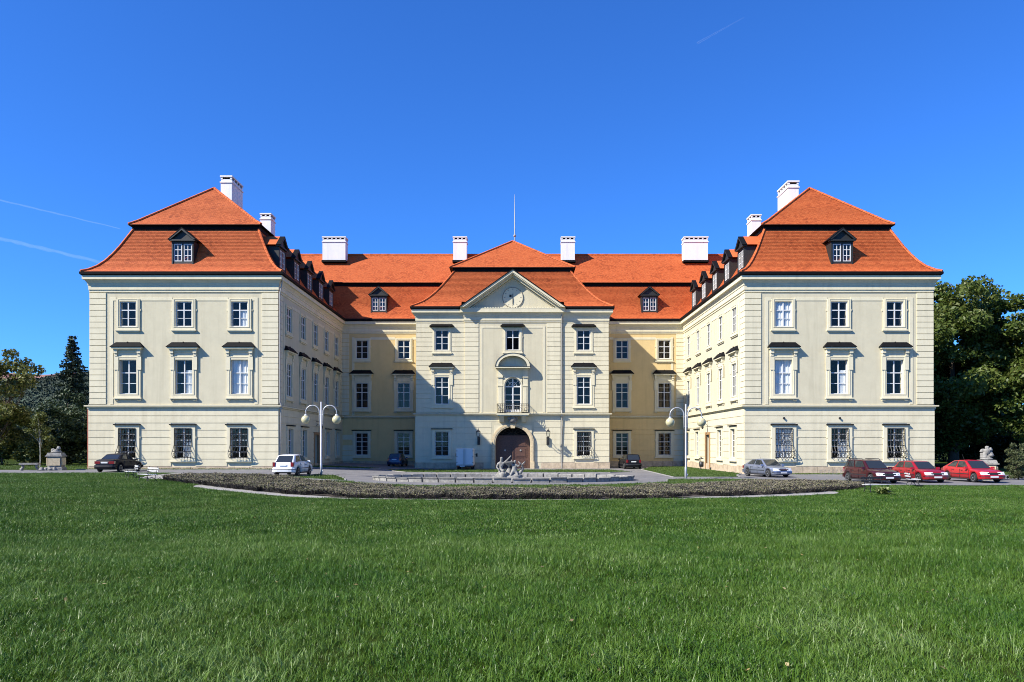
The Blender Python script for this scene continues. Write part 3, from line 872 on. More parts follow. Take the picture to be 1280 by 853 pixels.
# small round wall vents on the right wing
for k in (-1, 0):
    mb = MB(); mb.lathe([(0.0, 0), (0.09, 0), (0.09, 0.16), (0.0, 0.16)], 10)
    mb.v = [(x, -y0_ - 0.12, z) for (x, z, y0_) in mb.v]
    RF.build(mb, "wall_vent", m_iron, mid + 4.87 * k, 4.45)

# bands and quoins: the 290 largest of each as parts, the small rest as one joined part
for nm in ("wall_band", "quoin_block"):
    L_ = sorted([q for q in BANDS if q[2] == nm], key=lambda q: -q[0])
    rest = MB(); rest_mat = m_band
    for i, (ar, F, _, mat, bx) in enumerate(L_):
        if i < 290:
            mb = MB(); mb.box(*bx); F.build(mb, nm, mat)
        else:
            mb = MB(); mb.box(*bx); c, n_ = math.cos(F.ang), math.sin(F.ang)
            rest.add([(F.ox + x * c - y * n_, F.oy + x * n_ + y * c, z) for (x, y, z) in mb.v], mb.f)
    if rest.v: P_build(rest, nm, rest_mat, kind='stuff')

# ------------------------------------------------------------------ roofs
def prof_at(P, s_arr):
    P = np.array(P, float)
    seg = np.hypot(np.diff(P[:, 0]), np.diff(P[:, 3])); S = np.concatenate([[0], np.cumsum(seg)])
    return np.stack([np.interp(s_arr, S, P[:, k]) for k in range(4)], 1), S[-1]

def roof_run(o, u, n, L, P, tiles=True, name="roof"):
    """o: wall-line start, u along the eave, n inwards; P: (inset, shift at start, shift at end, z)"""
    o, u, n = np.array(o, float), np.array(u, float), np.array(n, float)
    def pt(row, uu, lift=0.0, N=(0, 0)):
        return o + u * uu + n * (row[0] + N[0] * lift) + np.array([0, 0, row[3] + N[1] * lift])
    mb = MB()
    for a, b in zip(P[:-1], P[1:]):
        mb.add([pt(a, a[1]), pt(a, L - a[2]), pt(b, L - b[2]), pt(b, b[1])], [(0, 1, 2, 3)])
    deck = P_build(mb, name, m_deck)
    if not tiles: return deck
    _, T = prof_at(P, np.array([0.0]))
    step = 0.165; nr = int(T / step)
    quads = []
    for j in range(nr):
        s0, s1 = j * step - 0.03, min(T, (j + 1.2) * step)
        (r0, r1), _ = prof_at(P, np.array([max(s0, 0), s1]))
        rm = (r0 + r1) / 2
        t = np.array([r1[0] - r0[0], r1[3] - r0[3]]); t /= max(np.hypot(*t), 1e-6)
        N = np.array([-t[1], t[0]])
        ua, ub = rm[1], L - rm[2]
        if ub - ua < 0.1: continue
        off = (0.1 if j % 2 else 0.0) + rng.random() * 0.015
        e = np.concatenate([[ua], np.arange(math.floor(ua / 0.2) * 0.2 + 0.2 + off, ub, 0.2), [ub]])
        e = e[(e >= ua) & (e <= ub)]
        a, b = e[:-1], e[1:] - 0.008
        k = len(a)
        l0 = 0.026 + 0.010 * rng.random(k); l1 = 0.010 + 0.006 * rng.random(k)
        def P3(uu, r, l): return o + np.outer(uu, u) + np.outer(r[0] + N[0] * l, n) + np.outer(r[3] + N[1] * l, [0, 0, 1])
        A, Bq, Cq, D = P3(a, r0, l0), P3(b, r0, l0), P3(b, r1, l1), P3(a, r1, l1)
        A2, B2 = P3(a, r0, l0 - 0.022), P3(b, r0, l0 - 0.022)
        quads.append(np.stack([A2, B2, Bq, A, Cq, D], 1))
    Q = np.concatenate(quads)            # (N,6,3) shared verts: two faces, one island
    nq = len(Q); V = Q.reshape(-1, 3)
    me = bpy.data.meshes.new("roof_tiles")
    base = np.arange(nq) * 6
    F1 = np.stack([base, base + 1, base + 2, base + 3], 1); F2 = np.stack([base + 3, base + 2, base + 4, base + 5], 1)
    loops = np.stack([F1, F2], 1).reshape(-1).astype(np.int32)
    me.vertices.add(len(V)); me.vertices.foreach_set('co', V.astype(np.float32).ravel())
    me.loops.add(len(loops)); me.loops.foreach_set('vertex_index', loops)
    me.polygons.add(nq * 2); me.polygons.foreach_set('loop_start', np.arange(0, nq * 8, 4, dtype=np.int32))
    me.materials.append(m_tile); me.update(calc_edges=True)
    t = put("roof_tiles", me, deck); place(t, deck, (0, 0, 0), 0); t['kind'] = 'stuff'
    return deck

def ridge(pts, parent, r=0.13):
    """row of half round ridge tiles along a polyline"""
    mb = MB(); pts = [Vector(p) for p in pts]
    for a, b in zip(pts[:-1], pts[1:]):
        L = (b - a).length; k = max(1, int(L / 0.36)); d = (b - a) / k; t = d.normalized()
        side = t.cross(Vector((0, 0, 1)))
        side = side.normalized() if side.length > 1e-4 else Vector((1, 0, 0))
        up = side.cross(t).normalized()
        for i in range(k):
            p0 = a + d * i; p1 = a + d * (i + 1.08)
            vs = []
            for p, rr in ((p0, r), (p1, r * 0.84)):
                for an in (-20, 35, 90, 145, 200): vs.append(p + side * (rr * math.cos(R(an))) + up * (rr * math.sin(R(an)) + 0.01))
            mb.add(vs, [(q, q + 1, q + 6, q + 5) for q in range(4)] + [(4, 3, 2, 1, 0)])
    o = P_build(mb, "ridge_tiles", m_tile, parent); o['kind'] = 'stuff'
    return o

LOW = [(-0.55, 17.12), (-0.1, 17.36), (0.4, 17.78), (0.86, 18.36), (1.3, 19.08), (1.72, 19.88), (2.17, 20.86), (2.6, 21.80)]
HW = (LX1 - LX0) / 2
ZR = 26.75
UP = [(0.0, 22.02), (0.11, 22.46), (1.0, ZR)]             # fraction of the way to the ridge, z
def upf(a, b, f): return a + (b - a) * f
U0 = 2.2
def lowP(c0, c1, kd=1.0, k0=1.0, k1=1.0):
    q = lambda d, k: d * (k if d > 0 else 1)
    return [(q(d, kd), c0 * q(d, k0), c1 * q(d, k1), z) for d, z in LOW]
def upP(c0, c1, dn, d0, d1, s=U0, s0=U0, s1=U0, zt=ZR):
    out = []
    for f, z in UP:
        z = z if f < 1 else zt
        out.append((upf(s, dn, f), c0 * upf(s0, d0, f), c1 * upf(s1, d1, f), z))
    return out
X, Y = (1, 0, 0), (0, 1, 0); mX, mY = (-1, 0, 0), (0, -1, 0)
FD, RD = 6.6, 7.6                                          # ridge insets: wing front hip, rear range
def fascia(o, u, n, L, c0, c1, sx=1.0, sd=1.0):
    o, u, n = np.array(o, float), np.array(u, float), np.array(n, float)
    mb = MB()
    A = [(2.42, 21.62), (2.42, 21.97), (2.16, 21.97), (2.16, 22.03)]
    q = [(o + u * (c0 * d * sx) + n * d * sd + np.array([0, 0, z]), o + u * (L - c1 * d * sx) + n * d * sd + np.array([0, 0, z])) for d, z in A]
    for a, b in zip(q[:-1], q[1:]): mb.add([a[0], a[1], b[1], b[0]], [(0, 1, 2, 3)])
    P_build(mb, "roof_fascia", m_metal)

# wings
for (x0, x1) in ((LX0, LX1), (RX0, RX1)):
    inner_right = x0 < 0
    fr = roof_run((x0, YF, 0), X, Y, x1 - x0, lowP(1, 1))
    fascia((x0, YF, 0), X, Y, x1 - x0, 1, 1)
    roof_run((x0, YF, 0), X, Y, x1 - x0, upP(1, 1, FD, HW, HW))
    xi, ni = (x1, mX) if inner_right else (x0, X)
    xo, no = (x0, X) if inner_right else (x1, mX)
    Li, Lo = YR - YF, YB - YF
    roof_run((xi, YF, 0), Y, ni, Li, lowP(1, -1)); fascia((xi, YF, 0), Y, ni, Li, 1, -1)
    roof_run((xi, YF, 0), Y, ni, Li, upP(1, -1, HW, FD, RD))
    roof_run((xo, YF, 0), Y, no, Lo, lowP(1, 0)); fascia((xo, YF, 0), Y, no, Lo, 1, 0)
    roof_run((xo, YF, 0), Y, no, Lo, upP(1, 0, HW, FD, 0))
    xm = (x0 + x1) / 2
    for xc, sx in ((x0, 1), (x1, -1)):
        ridge([(xc + sx * d, YF + d, z + 0.05) for d, z in LOW], fr)
        ridge([(xc + sx * upf(U0, HW, f), YF + upf(U0, FD, f), z + 0.04) for f, z in UP], fr)
    ridge([(xm, YF + FD, ZR + 0.02), (xm, YR + RD, ZR + 0.02)], fr, 0.15)
# rear range
Lr = RX0 - LX1
rr = roof_run((LX1, YR, 0), X, Y, Lr, lowP(-1, -1)); fascia((LX1, YR, 0), X, Y, Lr, -1, -1)
roof_run((LX1, YR, 0), X, Y, Lr, upP(-1, -1, RD, HW, HW))
ridge([(LX1 - HW, YR + RD, ZR + 0.02), (RX0 + HW, YR + RD, ZR + 0.02)], rr, 0.15)
mb = MB(); mb.add([(LX0 + HW, YR + RD, ZR), (RX1 - HW, YR + RD, ZR), (RX1, YB + 0.5, 17.1), (LX0, YB + 0.5, 17.1)], [(3, 2, 1, 0)])
mb.add([(LX0 + HW, YR + RD, ZR), (LX0, YB + 0.5, 17.1), (LX0, YB - 2, 17.1)], [(0, 1, 2)])
P_build(mb, "roof", m_deck)
# risalit
KX = 1.56; LC = CX1 - CX0; HC = LC / 2; AD, AZ = 7.4, 26.3
LP = lowP(1, 1, 1, KX, KX)
cr = roof_run((CX0, YC, 0), X, Y, LC, LP[2:])             # above the eave; the eave itself stops at the pediment
roof_run((CX0, YC, 0), X, Y, LC, [(d, e0, LC - (cu - 5.6), z) for d, e0, e1, z in LP[:3]])
roof_run((CX0, YC, 0), X, Y, LC, [(d, cu + 5.6, e1, z) for d, e0, e1, z in LP[:3]])
fascia((CX0, YC, 0), X, Y, LC, 1, 1, KX)
roof_run((CX0, YC, 0), X, Y, LC, upP(1, 1, AD, HC, HC, s0=U0 * KX, s1=U0 * KX, zt=AZ))
for xc, nx, sx in ((CX0, X, 1), (CX1, mX, -1)):
    roof_run((xc, YC, 0), Y, nx, 13.0, lowP(1, 0, KX, 1, 0)); 
    o = np.array((xc, YC, 0.0))
    fascia((xc, YC, 0), Y, nx, 12.5, 1 / KX, 0, KX, KX)
    roof_run((xc, YC, 0), Y, nx, 14.0, upP(1, 0, HC, AD, 0, s=U0 * KX, zt=AZ))
    ridge([(xc + sx * (d * KX if d > 0 else d), YC + d, z + 0.05) for d, z in LOW], cr)
    ridge([(xc + sx * upf(U0 * KX, HC, f), YC + upf(U0, AD, f), (z if f < 1 else AZ) + 0.04) for f, z in UP], cr)
ridge([(XC, YC + AD, AZ + 0.02), (XC, YC + 14, AZ + 0.02)], cr, 0.15)

# pediment over the centre bay
mb = MB(); yb = -BAYP - 0.04
mb.prism([(-5.2, 16.9), (5.2, 16.9), (0, 20.55)], yb, 0.75)
ped = CF.build(mb, "pediment", m_field, cu, 0)
mb = MB()
def rake(mb, off0, off1, y0, y1, mi=0):
    # strip parallel to the slope between perpendicular offsets off0 (top) and off1 (below)
    bx, bz, az = 5.75, 16.98, 21.02
    L = math.hypot(bx, az - bz); nx, nz = (az - bz) / L, bx / L
    for sx in (-1, 1):
        def line(o): # base at z=16.98, apex at x=0
            za = az - o / nz
            return (max(0.0, (za - bz) * bx / (az - bz)), bz), (0.0, za)
        (b0, z0), (_, a0) = line(off0); (b1, z1), (_, a1) = line(off1)
        poly = [(sx * b0, z0), (0, a0), (0, a1), (sx * b1, z1)]
        if sx > 0: poly = poly[::-1]
        mb.prism(poly[::-1], y0, y1, mi)
rake(mb, 0.045, 0.26, yb - 0.92, 0.3); rake(mb, 0.26, 0.36, yb - 0.80, 0.3); rake(mb, 0.36, 0.56, yb - 0.42, 0.3); rake(mb, 0.62, 0.70, yb - 0.10, 0.3)
CF.build(mb, "raking_cornice", m_trim, cu, 0, ped)
mb = MB(); rake(mb, -0.05, 0.045, yb - 0.98, 5.5)
CF.build(mb, "pediment_roof", m_metal, cu, 0, ped)
mb = MB()
for i in range(34):
    x = -4.7 + i * 9.4 / 33
    mb.box(x - 0.07, x + 0.07, yb - 0.42, yb, 16.97, 17.06)
CF.build(mb, "dentil_row", m_trim, cu, 0, ped)
# clock on the tympanum
ZK = 18.15
m_clockm = M("clock_paint", (0.27, 0.245, 0.19), 0.8)
mb = MB()
def disc(mb, r, y0, y1, cz, n=36, mi=0):
    mb.prism([(r * math.cos(2 * math.pi * i / n), cz + r * math.sin(2 * math.pi * i / n)) for i in range(n)], y0, y1, mi)
disc(mb, 1.08, yb - 0.05, yb, ZK); 
clock = CF.build(mb, "clock", m_trim, cu, 0, ped)
mb = MB()
for r in (1.10, ):
    mb.tube([(r * math.cos(a), yb - 0.05, ZK + r * math.sin(a)) for a in np.linspace(0, 2 * math.pi, 41)], 0.045, 6, cap=False)
CF.build(mb, "clock_ring", m_clockm, cu, 0, ped)
mb = MB()
for i in range(12):
    a = math.pi / 6 * i; c, s_ = math.cos(a), math.sin(a)
    mb.add([(0.80 * c - 0.035 * s_, yb - 0.056, ZK + 0.80 * s_ + 0.035 * c), (0.96 * c - 0.035 * s_, yb - 0.056, ZK + 0.96 * s_ + 0.035 * c),
            (0.96 * c + 0.035 * s_, yb - 0.056, ZK + 0.96 * s_ - 0.035 * c), (0.80 * c + 0.035 * s_, yb - 0.056, ZK + 0.80 * s_ - 0.035 * c)], [(0, 1, 2, 3)])
CF.build(mb, "clock_marks", m_clockm, cu, 0, ped)
mb = MB(); mb.box(-0.03, 0.03, yb - 0.085, yb - 0.06, ZK - 0.75, ZK + 0.42); mb.prism([(-0.03, ZK - 0.62), (0.0, ZK - 0.75), (0.05, ZK - 0.2), (0.0, ZK)], yb - 0.11, yb - 0.086)
CF.build(mb, "clock_hand", m_iron, cu, 0, ped)
mb = MB(); mb.box(-0.37, -0.13, yb - 0.075, yb - 0.02, ZK + 0.05, ZK + 0.31)
CF.build(mb, "clock_opening", m_dark, cu, 0, ped)

# dormers (local: x along the eave, -y outwards, z up from the sill)
def dormer(F, u):
    def B(mb, nm, mat, par=None):
        return F.build(mb, nm, mat, u, 18.06, par, out=-0.62)
    mb = MB(); hw = 0.98
    mb.box(-hw, -0.80, 0, 0.25, -0.25, 2.02); mb.box(0.80, hw, 0, 0.25, -0.25, 2.02)
    mb.box(-0.80, 0.80, 0, 0.25, -0.25, 0.25); mb.box(-0.80, 0.80, 0, 0.25, 1.80, 2.02); mb.box(-0.075, 0.075, 0.0, 0.25, 0.25, 1.80)
    mb.box(-hw, -hw + 0.08, 0.25, 3.2, -0.6, 2.02); mb.box(hw - 0.08, hw, 0.25, 3.2, -0.6, 2.02)
    mb.box(-hw - 0.06, hw + 0.06, -0.08, 0.0, -0.22, -0.10)
    for sx in (-1, 1):
        mb.box(*sorted((sx * 0.84, sx * 0.96)), -0.05, 0, -0.1, 1.9)
    d = B(mb, "dormer", m_dormer)
    mb = MB()
    mb.box(-1.14, 1.14, -0.20, 0.2, 2.02, 2.14)
    mb.prism([(-1.04, 2.14), (1.04, 2.14), (0, 2.94)], -0.04, 0.2)
    for sx in (-1, 1):
        q = [(sx * 1.19, 2.14), (sx * 1.0, 2.14), (0, 2.95), (0, 3.12)]
        mb.prism(q if sx < 0 else q[::-1], -0.24, 0.2)
    B(mb, "dormer_pediment", m_dormer, d)
    mb = MB()
    for sx in (-1, 1):
        q = [(sx * 1.21, 2.12), (0, 3.13), (0, 3.19), (sx * 1.25, 2.14)]
        mb.prism(q if sx > 0 else q[::-1], 0.2, 4.2); mb.prism(q if sx > 0 else q[::-1], -0.26, 0.2, 1)
    B(mb, "dormer_roof", [m_tile if F in (LI, RI) else m_metal, m_metal], d)
    for sx in (-1, 1):
        mb = MB(); a, b = sorted((sx * 0.075, sx * 0.80))
        f = 0.075
        mb.box(a, a + f, 0.02, 0.08, 0.25, 1.80); mb.box(b - f, b, 0.02, 0.08, 0.25, 1.80)
        mb.box(a + f, b - f, 0.02, 0.08, 0.25, 0.25 + f); mb.box(a + f, b - f, 0.02, 0.08, 1.80 - f, 1.80)
        c = (a + b) / 2; mb.box(c - 0.03, c + 0.03, 0.03, 0.07, 0.25 + f, 1.80 - f)
        for z in (0.77, 1.28): mb.box(a + f, b - f, 0.035, 0.065, z - 0.03, z + 0.03)
        B(mb, "dormer_window", m_white, d)
    mb = MB(); mb.box(-0.80, 0.80, 0.06, 0.061, 0.25, 1.80)
    B(mb, "dormer_glass", m_glass, d)
    mb = MB(); mb.add([(-0.9, 0.5, 0), (0.9, 0.5, 0), (0.9, 0.5, 2), (-0.9, 0.5, 2)], [(0, 1, 2, 3)])
    B(mb, "dormer_recess", m_dark, d)
dormer(LF, -29.4 - LX0); dormer(RF, 28.75 - RX0)
for k in range(5):
    u = 3.3 + 4.56 * k
    dormer(LI, u); dormer(RI, YR - YF - u)
dormer(RL, XC - 16.1 - RL.ox); dormer(RR, XC + 16.45 - RR.ox)

# chimneys
def chimney(x0, x1, y0, y1, zb, zt, nx, ny):
    mb = MB(); 
    mb.box(x0, x1, y0, y1, zb, zt - 0.72)
    mb.box(x0 - 0.07, x1 + 0.07, y0 - 0.07, y1 + 0.07, zt - 0.72, zt - 0.60)
    mb.box(x0 + 0.02, x1 - 0.02, y0 + 0.02, y1 - 0.02, zt - 0.60, zt - 0.36)
    ch = P_build(mb, "chimney", m_chim)
    mb = MB()
    mb.box(x0 - 0.06, x1 + 0.06, y0 - 0.06, y1 + 0.06, zt - 0.14, zt)
    for i in range(nx + 1):      # little piers between the smoke openings
        for j in range(ny + 1):
            if 0 < i < nx and 0 < j < ny: continue
            cx = x0 + 0.09 + (x1 - x0 - 0.18) * i / nx; cy = y0 + 0.09 + (y1 - y0 - 0.18) * j / ny
            mb.box(cx - 0.09, cx + 0.09, cy - 0.09, cy + 0.09, zt - 0.36, zt - 0.14)
    P_build(mb, "chimney_cap", m_chim, ch)
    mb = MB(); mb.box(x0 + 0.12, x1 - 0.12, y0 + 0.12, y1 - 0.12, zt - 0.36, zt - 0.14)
    P_build(mb, "flue_shadow_box", m_dark, ch).name = "flue_shade"  # solid near-black box paints the shade inside the smoke openings
    mb = MB(); mb.box(x0 - 0.10, x1 + 0.10, y0 - 0.12, y1 + 0.1, zb, zb + 0.25)
    P_build(mb, "chimney_flashing", m_metal, ch)
chimney(-29.4, -28.3, 75.2, 78.2, 25.4, 28.95, 1, 4)
chimney(-29.45, -28.25, 87.0, 88.6, 25.6, 28.85, 2, 2)
chimney(27.1, 28.15, 75.2, 78.2, 25.4, 28.45, 1, 4)
chimney(27.0, 28.1, 86.6, 88.2, 25.6, 28.6, 2, 2)
for (x0, x1, n) in ((-24.5, -21.6, 5), (21.3, 24.3, 5), (-7.95, -6.25, 3), (5.75, 7.45, 3)):
    chimney(x0, x1, 95.6, 97.0, 25.3, 28.55, n, 2)
# mast on the risalit ridge
mb = MB(); mx, my = XC + 0.25, YC + AD
mb.tube([(mx, my, AZ - 0.1), (mx, my, AZ + 0.55)], [0.10, 0.07], 8); mb.ball((mx, my, AZ + 0.7), 0.17, 10, 7); mb.tube([(mx, my, AZ + 0.8), (mx, my, 29.2), (mx, my, 31.9)], [0.07, 0.06, 0.02], 6)
P_build(mb, "roof_mast", m_zinc)

# wall lanterns beside the portal
for (x, sd) in ((-4.05, -1), (3.45, 1)):
    u = x - CX0
    mb = MB(); o0 = GP + 0.06 + 0.16
    mb.box(-0.14, 0.14, -o0 - 0.04, -GP, 2.15, 3.0)
    mb.tube([(0, -o0, 2.3), (0, -o0 - 0.45, 2.35), (0, -o0 - 0.72, 2.62), (0, -o0 - 0.70, 2.85), (0, -o0 - 0.5, 2.82)], 0.03, 5)
    mb.tube([(0, -o0, 2.85), (0, -o0 - 0.35, 2.7), (0, -o0 - 0.7, 2.75), (0, -o0 - 0.95, 2.95)], 0.03, 5)
    mb.tube([(0, -o0 - 0.95, 2.9), (0, -o0 - 0.95, 3.05)], 0.05, 6)
    la = CF.build(mb, "wall_lantern", m_iron, u, 0)
    mb = MB()
    mb.frustum((-0.13, 0.13, -o0 - 1.08, -o0 - 0.82, 3.05), (-0.20, 0.20, -o0 - 1.15, -o0 - 0.75, 3.55))
    CF.build(mb, "lantern_glass", m_glass, u, 0, la)
    mb = MB()
    mb.frustum((-0.24, 0.24, -o0 - 1.19, -o0 - 0.71, 3.55), (-0.05, 0.05, -o0 - 1.0, -o0 - 0.9, 3.78))
    mb.tube([(0, -o0 - 0.95, 3.76), (0, -o0 - 0.95, 4.0)], [0.06, 0.01], 6)
    for sx in (-1, 1):
        for sy in (-1, 1):
            mb.tube([(sx * 0.14, -o0 - 0.95 + sy * 0.14, 3.04), (sx * 0.21, -o0 - 0.95 + sy * 0.21, 3.56)], 0.022, 4)
    mb.box(-0.15, 0.15, -o0 - 1.1, -o0 - 0.8, 3.02, 3.06)
    CF.build(mb, "lantern_frame", m_iron, u, 0, la)

# ------------------------------------------------------------------ ground
def grid_sheet(name, xs, ys, zf, mat):
    XX, YY = np.meshgrid(np.array(xs, float), np.array(ys, float)); ZZ = zf(XX, YY)
    V = np.stack([XX, YY, ZZ], -1).reshape(-1, 3); nx, ny = len(xs), len(ys)
    i = np.arange(ny - 1)[:, None] * nx + np.arange(nx - 1)[None, :]
    F = np.stack([i, i + 1, i + nx + 1, i + nx], -1).reshape(-1, 4)
    me = bpy.data.meshes.new(name)
    me.vertices.add(len(V)); me.vertices.foreach_set('co', V.astype(np.float32).ravel())
    me.loops.add(F.size); me.loops.foreach_set('vertex_index', F.astype(np.int32).ravel())
    me.polygons.add(len(F)); me.polygons.foreach_set('loop_start', np.arange(0, F.size, 4, dtype=np.int32))
    me.polygons.foreach_set('use_smooth', np.ones(len(F), bool))
    me.materials.append(mat); me.update(calc_edges=True)
    return put(name, me)
gxs = [-6000, -2500, -900, -350, -150, -105] + list(np.arange(-84, 84.1, 0.8)) + [105, 150, 350, 900, 2500, 6000]
gys = [-2000, -300, -60, -15] + list(np.arange(-4, 112, 0.8)) + [125, 150, 220, 400, 900, 2500, 6000]
tag(grid_sheet("ground", gxs, gys, g, m_grass_ground), kind='structure')

def row_range(poly, y):
    xs = []
    for (x0, y0), (x1, y1) in zip(poly, poly[1:] + poly[:1]):
        if (y0 <= y < y1) or (y1 <= y < y0): xs.append(x0 + (x1 - x0) * (y - y0) / (y1 - y0))
    return (min(xs), max(xs)) if len(xs) >= 2 else None
def drape(name, poly, mat, off, step=0.75, hole=None):
    ys0, ys1 = min(p[1] for p in poly), max(p[1] for p in poly)
    yy = sorted({ys0 + 1e-4, ys1 - 1e-4, *[p[1] for p in poly if ys0 + 1e-3 < p[1] < ys1 - 1e-3], *np.arange(ys0 + step, ys1, step)})
    mb = MB()
    for a, b in zip(yy[:-1], yy[1:]):
        ra, rb = row_range(poly, a + 1e-6), row_range(poly, b - 1e-6)
        if not ra or not rb: continue
        n = max(1, int(max(ra[1] - ra[0], rb[1] - rb[0]) / step))
        A = [ra[0] + (ra[1] - ra[0]) * i / n for i in range(n + 1)]; Bx = [rb[0] + (rb[1] - rb[0]) * i / n for i in range(n + 1)]
        za = g(np.array(A), np.full(n + 1, a)) + off; zb = g(np.array(Bx), np.full(n + 1, b)) + off
        vs = [(A[i], a, za[i]) for i in range(n + 1)] + [(Bx[i], b, zb[i]) for i in range(n + 1)]
        mb.add(vs, [(i, i + 1, n + 2 + i, n + 1 + i) for i in range(n)])
    return tag(mb.build(name, mat, smooth=True), kind='structure')
def ell(r, n=72, cx=0, cy=EC, a=EA, b=EB):
    return [(cx + a * r * math.sin(2 * math.pi * i / n), cy - b * r * math.cos(2 * math.pi * i / n)) for i in range(n)]
def edge_r(t):      # lawn edge: pulls in to the side beds between 48 and 64 degrees
    d = abs(math.degrees(math.atan2(math.sin(t), math.cos(t))))
    return 0.99 - 0.065 * float(sst(40, 47, d)) * float(1 - sst(63, 69, d))
drape("path", [(EA * edge_r(t) * math.sin(t), EC - EB * edge_r(t) * math.cos(t)) for t in np.linspace(0, 2 * math.pi, 145)[:-1]], m_path, 0.010, 0.4)
drape("forecourt", ell(0.90), m_asphalt, 0.018)
drape("courtyard", [(-20.6, 60), (19.9, 60), (19.9, 90), (-20.6, 90)], m_asphalt, 0.026)
drape("road", [(-90, 58.2), (-14, 57), (-14, 63.3), (-90, 66.0)], m_asphalt, 0.034)
drape("parking_road", [(15, 47.4), (70, 46.2), (70, 63.5), (15, 63.5)], m_asphalt, 0.042)

PATCH = {
    "front": [(-12.5, 72.2), (-10, 69), (8.5, 69), (10.8, 71), (9.5, 76.4), (-10.5, 76.4)],
    "right": [(12.3, 58.6), (17.3, 58.6), (18.2, 62.5), (19.6, 66), (19.6, 88.2), (15.8, 88.2), (13.0, 78)],
    "wing_right": [(20.2, 63.7), (36.5, 63.7), (36.5, 65.85), (20.2, 65.85)],
    "wing_left": [(-37.4, 64.4), (-20.9, 64.0), (-20.9, 65.85), (-37.4, 65.85)],
    "left": [(-20.4, 72.0), (-14.2, 73), (-13.6, 75.5), (-20.4, 76.5)],
    "lamp": [(-18.6, 51.2), (-11.6, 51.0), (-12.2, 53.5), (-13.6, 57.0), (-15.2, 57.0), (-15.2, 52.6), (-18.6, 52.6)],
    "fountain": [(10.2, 50.6), (17.8, 51.0), (17.0, 54.6), (11.0, 54.6)],
}
def kerb(poly, w=0.12, h=0.08):
    mb = MB(); n = len(poly)
    for i in range(n):
        a, b = Vector((*poly[i], 0)), Vector((*poly[(i + 1) % n], 0)); L = (b - a).length; k = max(1, round(L)); d = (b - a) / k
        t = d.normalized(); nn = Vector((t.y, -t.x, 0)) * w
        for j in range(k):
            p, q = a + d * j + t * 0.01, a + d * (j + 1) - t * 0.01
            vs = []
            for z in (-0.1, h):
                for r_ in (p, q, q + nn, p + nn): vs.append((r_.x, r_.y, gz(r_.x, r_.y) + z))
            mb.add(vs, [(0, 1, 5, 4), (1, 2, 6, 5), (2, 3, 7, 6), (3, 0, 4, 7), (4, 5, 6, 7)])
    return tag(mb.build("kerb", m_kerb), kind='structure')
for k, poly in PATCH.items():
    drape("grass_bed", poly, m_grass_ground, 0.060); kerb(poly)

RING = [(-58, -22, 0.50, 0.66), (-21, 19, 0.44, 0.73), (20, 62, 0.46, 0.67)]      # turf between the beds and the fountain
for (t0, t1, r0, r1) in RING:
    mb = MB(); na, nb_ = 40, 8
    vs = []
    for j in range(nb_ + 1):
        for i in range(na + 1):
            t = R(t0 + (t1 - t0) * i / na); q = r0 + (r1 - r0) * j / nb_
            x, y = EA * q * math.sin(t), EC - EB * q * math.cos(t); vs.append((x, y, gz(x, y) + 0.07))
    mb.add(vs, [(j * (na + 1) + i, (j + 1) * (na + 1) + i, (j + 1) * (na + 1) + i + 1, j * (na + 1) + i + 1) for j in range(nb_) for i in range(na)])
    tag(mb.build("grass_bed", m_grass_ground, smooth=True), kind='structure')
# ------------------------------------------------------------------ grass blades
def clump(nb, h, spread, wd, lean, seed, mat):
    r = random.Random(seed); mb = MB()
    for _ in range(nb):
        a = r.uniform(0, 2 * math.pi); d = spread * math.sqrt(r.random()); x, y = d * math.cos(a), d * math.sin(a)
        hh = h * r.uniform(0.55, 1.2); th = r.uniform(0, 2 * math.pi); ln = lean * r.uniform(0.3, 1.3) * hh
        c, s_ = math.cos(th), math.sin(th); ph = th + r.uniform(0.8, 2.3); wx, wy = wd * math.cos(ph) / 2, wd * math.sin(ph) / 2
        m1 = (x + c * ln * 0.35, y + s_ * ln * 0.35, hh * 0.6); tp = (x + c * ln, y + s_ * ln, hh * r.uniform(0.85, 1.0))
        mb.add([(x - wx, y - wy, -0.01), (x + wx, y + wy, -0.01), (m1[0] + wx * .8, m1[1] + wy * .8, m1[2]), (m1[0] - wx * .8, m1[1] - wy * .8, m1[2]), tp], [(0, 1, 2, 3), (3, 2, 4)])
    return mb.mesh("blade_clump", mat)
def clump_coll(name, items):
    col = bpy.data.collections.new(name)
    for i, me in enumerate(items):
        o = bpy.data.objects.new("blade_clump", me); col.objects.link(o)
    return col
col_near = clump_coll("near_clumps", [clump(18, 0.062, 0.10, 0.0058, 1.0, i, m_blade) for i in range(6)] + [clump(14, 0.12, 0.07, 0.0055, 1.0, 77, m_blade)])
col_far = clump_coll("far_clumps", [clump(22, 0.060, 0.22, 0.010, 0.8, 20 + i, m_blade) for i in range(5)])
col_turf = clump_coll("turf_clumps", [clump(14, 0.06, 0.22, 0.02, 0.6, 40 + i, m_turf) for i in range(3)])

